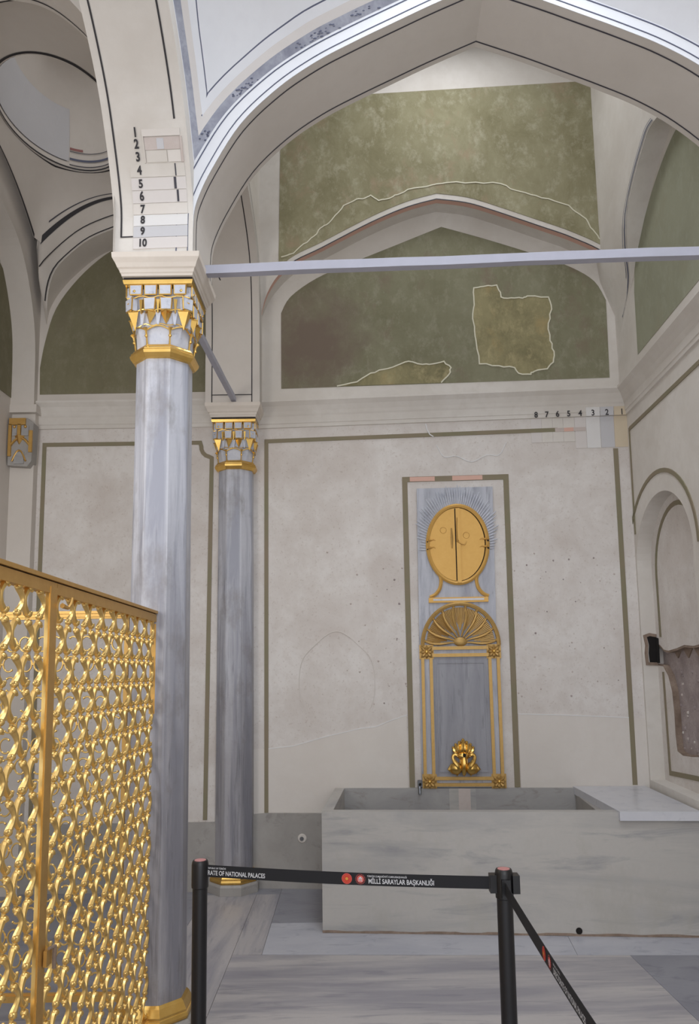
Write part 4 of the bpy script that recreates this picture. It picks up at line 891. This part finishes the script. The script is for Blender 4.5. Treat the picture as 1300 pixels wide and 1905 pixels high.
def lattice(root, fr, a0, ncell, z0, nrow, full, hl, hr):
    for r in range(nrow):
        z = z0 + ROW * (r + 0.5)
        if r % 2 == 0:
            for i in range(ncell): place('lattice_link', full, root, fr(a0 + CELL * (i + 0.5), 0, z))
        else:
            for i in range(1, ncell): place('lattice_link', full, root, fr(a0 + CELL * i, 0, z))
            place('lattice_link', hl, root, fr(a0, 0, z)); place('lattice_link', hr, root, fr(a0 + CELL * ncell, 0, z))
def rails(root, fr, a0, a1, mat='gold_bar', dep=0.016):
    MB().box(a0, a1, -dep, dep, 1.909, 1.945, fr).build('top_rail', mat, root)
    MB().box(a0 - 0.002, a1 + 0.002, -dep - 0.006, dep + 0.006, 1.949, 1.962, fr).build('cap_rail', mat, root)
    MB().box(a0, a1, -dep * 0.6, dep * 0.6, 1.944, 1.950, fr).build('cap_seam', 'lead_black', root)
    MB().box(a0, a1, -dep, dep, 0.055, 0.12, fr).build('bottom_rail', mat, root)
s1 = thing('lattice_screen', SCR(0.64, 0, 0), 'gilded cast lattice panel joined to the near column, right of the flat gold post', 'screen', 'gilded lattice screens')
rails(s1, SCR, 0.0, 1.258)
MB().box(0.0, 0.014, -0.014, 0.014, 0.055, 1.90, SCR).build('end_stile', 'gold_bar', s1)
lattice(s1, SCR, 0.014, 8, 0.12, 18, LK, LKa, LKb)
MB().box(-0.03, 0.0, 0.0, 0.03, 1.60, 1.64, SCR).build('wall_clip', 'marble_white', s1)
m = MB(); m.tube([SCR(1.25, 0.03, 1.875), SCR(1.215, 0.036, 1.87), SCR(1.20, 0.04, 1.885), SCR(1.195, 0.042, 1.905)], [0.009, 0.006, 0.006, 0.005], 6); m.build('hook_latch', 'gold_bar', s1, True)
s2 = thing('lattice_screen', SCR(1.9, 0, 0), 'gilded cast lattice gate leaf at the left edge, with the flat gold post', 'screen', 'gilded lattice screens')
rails(s2, SCR, 1.262, 2.60)
MB().box(1.262, 1.314, 0.002, 0.018, 0.02, 1.93, SCR).build('meeting_post', 'gold_bar', s2)
MB().box(1.314, 1.319, 0.002, 0.014, 0.05, 1.92, SCR).build('post_edge', 'gold_screen', s2)
lattice(s2, SCR, 1.325, 8, 0.12, 18, LK, LKa, LKb)
m = MB(); m.box(1.245, 1.285, 0.022, 0.032, 0.80, 0.845, SCR); m.build('lock_keep', 'gold_bar', s2)
MB().tube([SCR(1.275, 0.034, 0.85), SCR(1.24, 0.038, 0.845), SCR(1.235, 0.036, 0.78)], [0.005, 0.007, 0.006], 6).build('hook_latch', 'brick_dust', s2, True)
FS = lambda a, v, z: (-1.115 - a, 3.80 - v, z)
def scroll_mesh():
    m = MB()
    for s in (-1, 1):
        P = [(s * (0.006 + 0.044 * (1 - math.cos(t)) / 1.6), 0, 0.036 * math.sin(t)) for t in [-2.2 + 4.4 * i / 18 for i in range(19)]]
        m.tube(P, [0.003] + [0.0045] * 17 + [0.003], 6); m.ball(P[0], 0.0065, 6, 4); m.ball(P[-1], 0.0065, 6, 4)
    m.tube([(-0.008, 0, 0), (0.008, 0, 0)], 0.006, 6); return m.mesh('scroll', 'gold_screen', True, 50)
SM = scroll_mesh()
s3 = thing('scroll_screen', FS(0.6, 0, 0), 'thin gilded scrollwork screen behind the lattice, running left from the near column', 'screen')
for z0, z1, nm in ((1.938, 1.945, 'top_rail'), (1.948, 1.962, 'top_rail'), (1.965, 1.978, 'top_rail'), (0.125, 0.155, 'bottom_rail')): MB().box(0, 1.3, -0.012, 0.012, z0, z1, FS).build(nm, 'gold_bar', s3)
MB().box(0, 1.3, -0.006, 0.006, 1.938, 1.978, FS).build('rail_core', 'gold_bar', s3)
for s_ in (0.0, 1.28): MB().box(s_, s_ + 0.02, -0.01, 0.01, 0.12, 1.94, FS).build('stile', 'gold_bar', s3)
for r in range(17):
    for i in range(7 if r % 2 else 8): place('scroll', SM, s3, FS(0.09 + 0.155 * (i + (0.5 if r % 2 else 0)), 0, 0.215 + 0.1 * r))
MB().box(0.0, 1.3, -0.003, 0.003, 0.155, 0.165, FS).build('rail_fillet', 'gold_bar', s3)

# ------------------------------------------------------------------ barrier posts and belts
def post(x, y, label):
    p = thing('barrier_post', (x, y, 0), label, 'barrier post', 'black belt barrier posts')
    MB().lathe([(0.17, 0.0), (0.17, 0.012), (0.12, 0.022), (0.045, 0.03)], 32, x, y).build('base_plate', 'black_plastic', p, True)
    MB().lathe([(0.0275, 0.02), (0.0275, 0.90)], 20, x, y).build('tube', 'black_plastic', p, True)
    MB().lathe([(0.0275, 0.885), (0.031, 0.888), (0.031, 0.968), (0.029, 0.978), (0.0265, 0.983)], 24, x, y).build('head', 'black_plastic', p, True)
    MB().lathe([(0.0, 0.984), (0.021, 0.984), (0.0215, 0.982)], 20, x, y, 0, False).build('cap_sticker', 'cap_red', p)
    return p
p1 = post(-0.568, 2.90, 'black barrier post standing in front of the near marble column')
p2 = post(0.520, 2.725, 'black barrier post in front of the stone basin, belts on both sides')
MB().box(0.470, 0.498, 2.712, 2.748, 0.905, 0.965).build('belt_clip', 'black_plastic', p2); MB().box(0.546, 0.570, 2.70, 2.745, 0.905, 0.965).build('belt_clip', 'black_plastic', p2)
MB().box(0.505, 0.535, 2.685, 2.70, 0.895, 0.955).build('belt_clip', 'black_plastic', p2)
def belt(A, B, sag, hgt, label, nvec):
    A, B = Vector(A), Vector(B); n = 24; nv = Vector(nvec)
    f = lambda t, dz, lift=0.0: tuple(A.lerp(B, t) + Vector((0, 0, -sag * math.sin(PI * t) + dz)) + nv * lift)
    m = MB(); m.grid([[f(i / n, dz, 0.0008) for i in range(n + 1)] for dz in (-hgt / 2, hgt / 2)]); m.grid([[f(i / n, dz, -0.0008) for i in range(n + 1)] for dz in (-hgt / 2, hgt / 2)])
    for dz in (-hgt / 2, hgt / 2): m.grid([[f(i / n, dz, l_) for i in range(n + 1)] for l_ in (-0.0008, 0.0008)])
    o = tag(m.build('barrier_belt', 'belt_black'), label, 'barrier belt', 'black printed barrier belts'); return o, f, (B - A).length
b1, f1, L1 = belt((-0.536, 2.893, 0.946), (0.469, 2.730, 0.936), 0.006, 0.0425, 'black printed belt stretched between the two barrier posts', (0, -1, 0))
def emblem(bo, f, L, t, r, kind, lift=0.002):
    P = lambda x, y, l_=lift: f(t + x / L, y, l_)
    disc = lambda rr, l_, mt, nm, x0=0, y0=0, n=20: MB().add([P(x0 + rr * math.cos(2 * PI * k / n), y0 + rr * math.sin(2 * PI * k / n), l_) for k in range(n)], [tuple(range(n))]).build(nm, mt, bo)
    if kind == 0:
        disc(r, lift, 'belt_rose', 'emblem_rim'); disc(r * 0.88, lift + 0.0006, 'belt_red', 'emblem_disc'); disc(r * 0.28, lift + 0.0012, 'belt_gold', 'emblem_sun')
        m = MB()
        for k in range(16):
            a = 2 * PI * k / 16; c = (r * 0.62 * math.cos(a), r * 0.62 * math.sin(a)); m.add([P(c[0] + r * 0.05 * math.cos(j * PI / 3), c[1] + r * 0.05 * math.sin(j * PI / 3), lift + 0.0012) for j in range(6)], [tuple(range(6))])
        m.build('emblem_stars', 'belt_gold', bo)
    else:
        disc(r * 0.70, lift, 'belt_rose', 'emblem_disc')
        m = MB()
        for k in range(20):
            a = 2 * PI * k / 20; c = (r * 0.9 * math.cos(a), r * 0.9 * math.sin(a)); m.add([P(c[0] + r * 0.08 * math.cos(j * PI / 3), c[1] + r * 0.08 * math.sin(j * PI / 3), lift) for j in range(6)], [tuple(range(6))])
        m.build('emblem_dots', 'belt_rose', bo)
        m = MB()
        for x in (-0.28, 0.0, 0.28):
            m.add([P(r * (x - 0.06), -r * 0.45, lift + 0.0006), P(r * (x + 0.06), -r * 0.45, lift + 0.0006), P(r * (x + 0.06), r * 0.12, lift + 0.0006), P(r * (x - 0.06), r * 0.12, lift + 0.0006)], [(0, 1, 2, 3)])
        m.add([P(-r * 0.4, r * 0.12, lift + 0.0006), P(r * 0.4, r * 0.12, lift + 0.0006), P(0, r * 0.5, lift + 0.0006)], [(0, 1, 2)])
        m.build('emblem_gate', 'belt_white', bo)
def btext(bo, f, L, t, y, s, size, xs, align='LEFT', bold=0.0004):
    text_mesh(s, size, lambda x, yy: f(t + x / L, y + yy, 0.002), 'belt_white', 'lettering', bo, xs, align, bold)
emblem(b1, f1, L1, 0.508, 0.0185, 0); emblem(b1, f1, L1, 0.556, 0.0185, 1)
btext(b1, f1, L1, 0.584, -0.0065, 'MİLLİ SARAYLAR BAŞKANLIĞI', 0.0230, 0.745)
btext(b1, f1, L1, 0.580, 0.0105, 'TÜRKİYE CUMHURİYETİ CUMHURBAŞKANLIĞI', 0.0085, 0.78, bold=0.0001)
btext(b1, f1, L1, 0.212, -0.0065, 'ORATE OF NATIONAL PALACES', 0.0225, 0.715, 'RIGHT')
btext(b1, f1, L1, 0.066, 0.0105, 'REPUBLIC OF TÜRKİYE', 0.0085, 0.78, 'RIGHT', 0.0001)
b2, f2, L2 = belt((0.517, 2.684, 0.925), (0.500, 1.20, 0.925), 0.010, 0.0425, 'black printed belt running from the middle post towards the lower right', (-1, 0, 0))
emblem(b2, f2, L2, 0.365, 0.0185, 0); emblem(b2, f2, L2, 0.405, 0.0185, 1)
btext(b2, f2, L2, 0.430, -0.0065, 'DIRECTORATE OF NATIONAL PALACES', 0.0225, 0.70)
btext(b2, f2, L2, 0.430, 0.0105, 'REPUBLIC OF TÜRKİYE', 0.0085, 0.78, bold=0.0001)
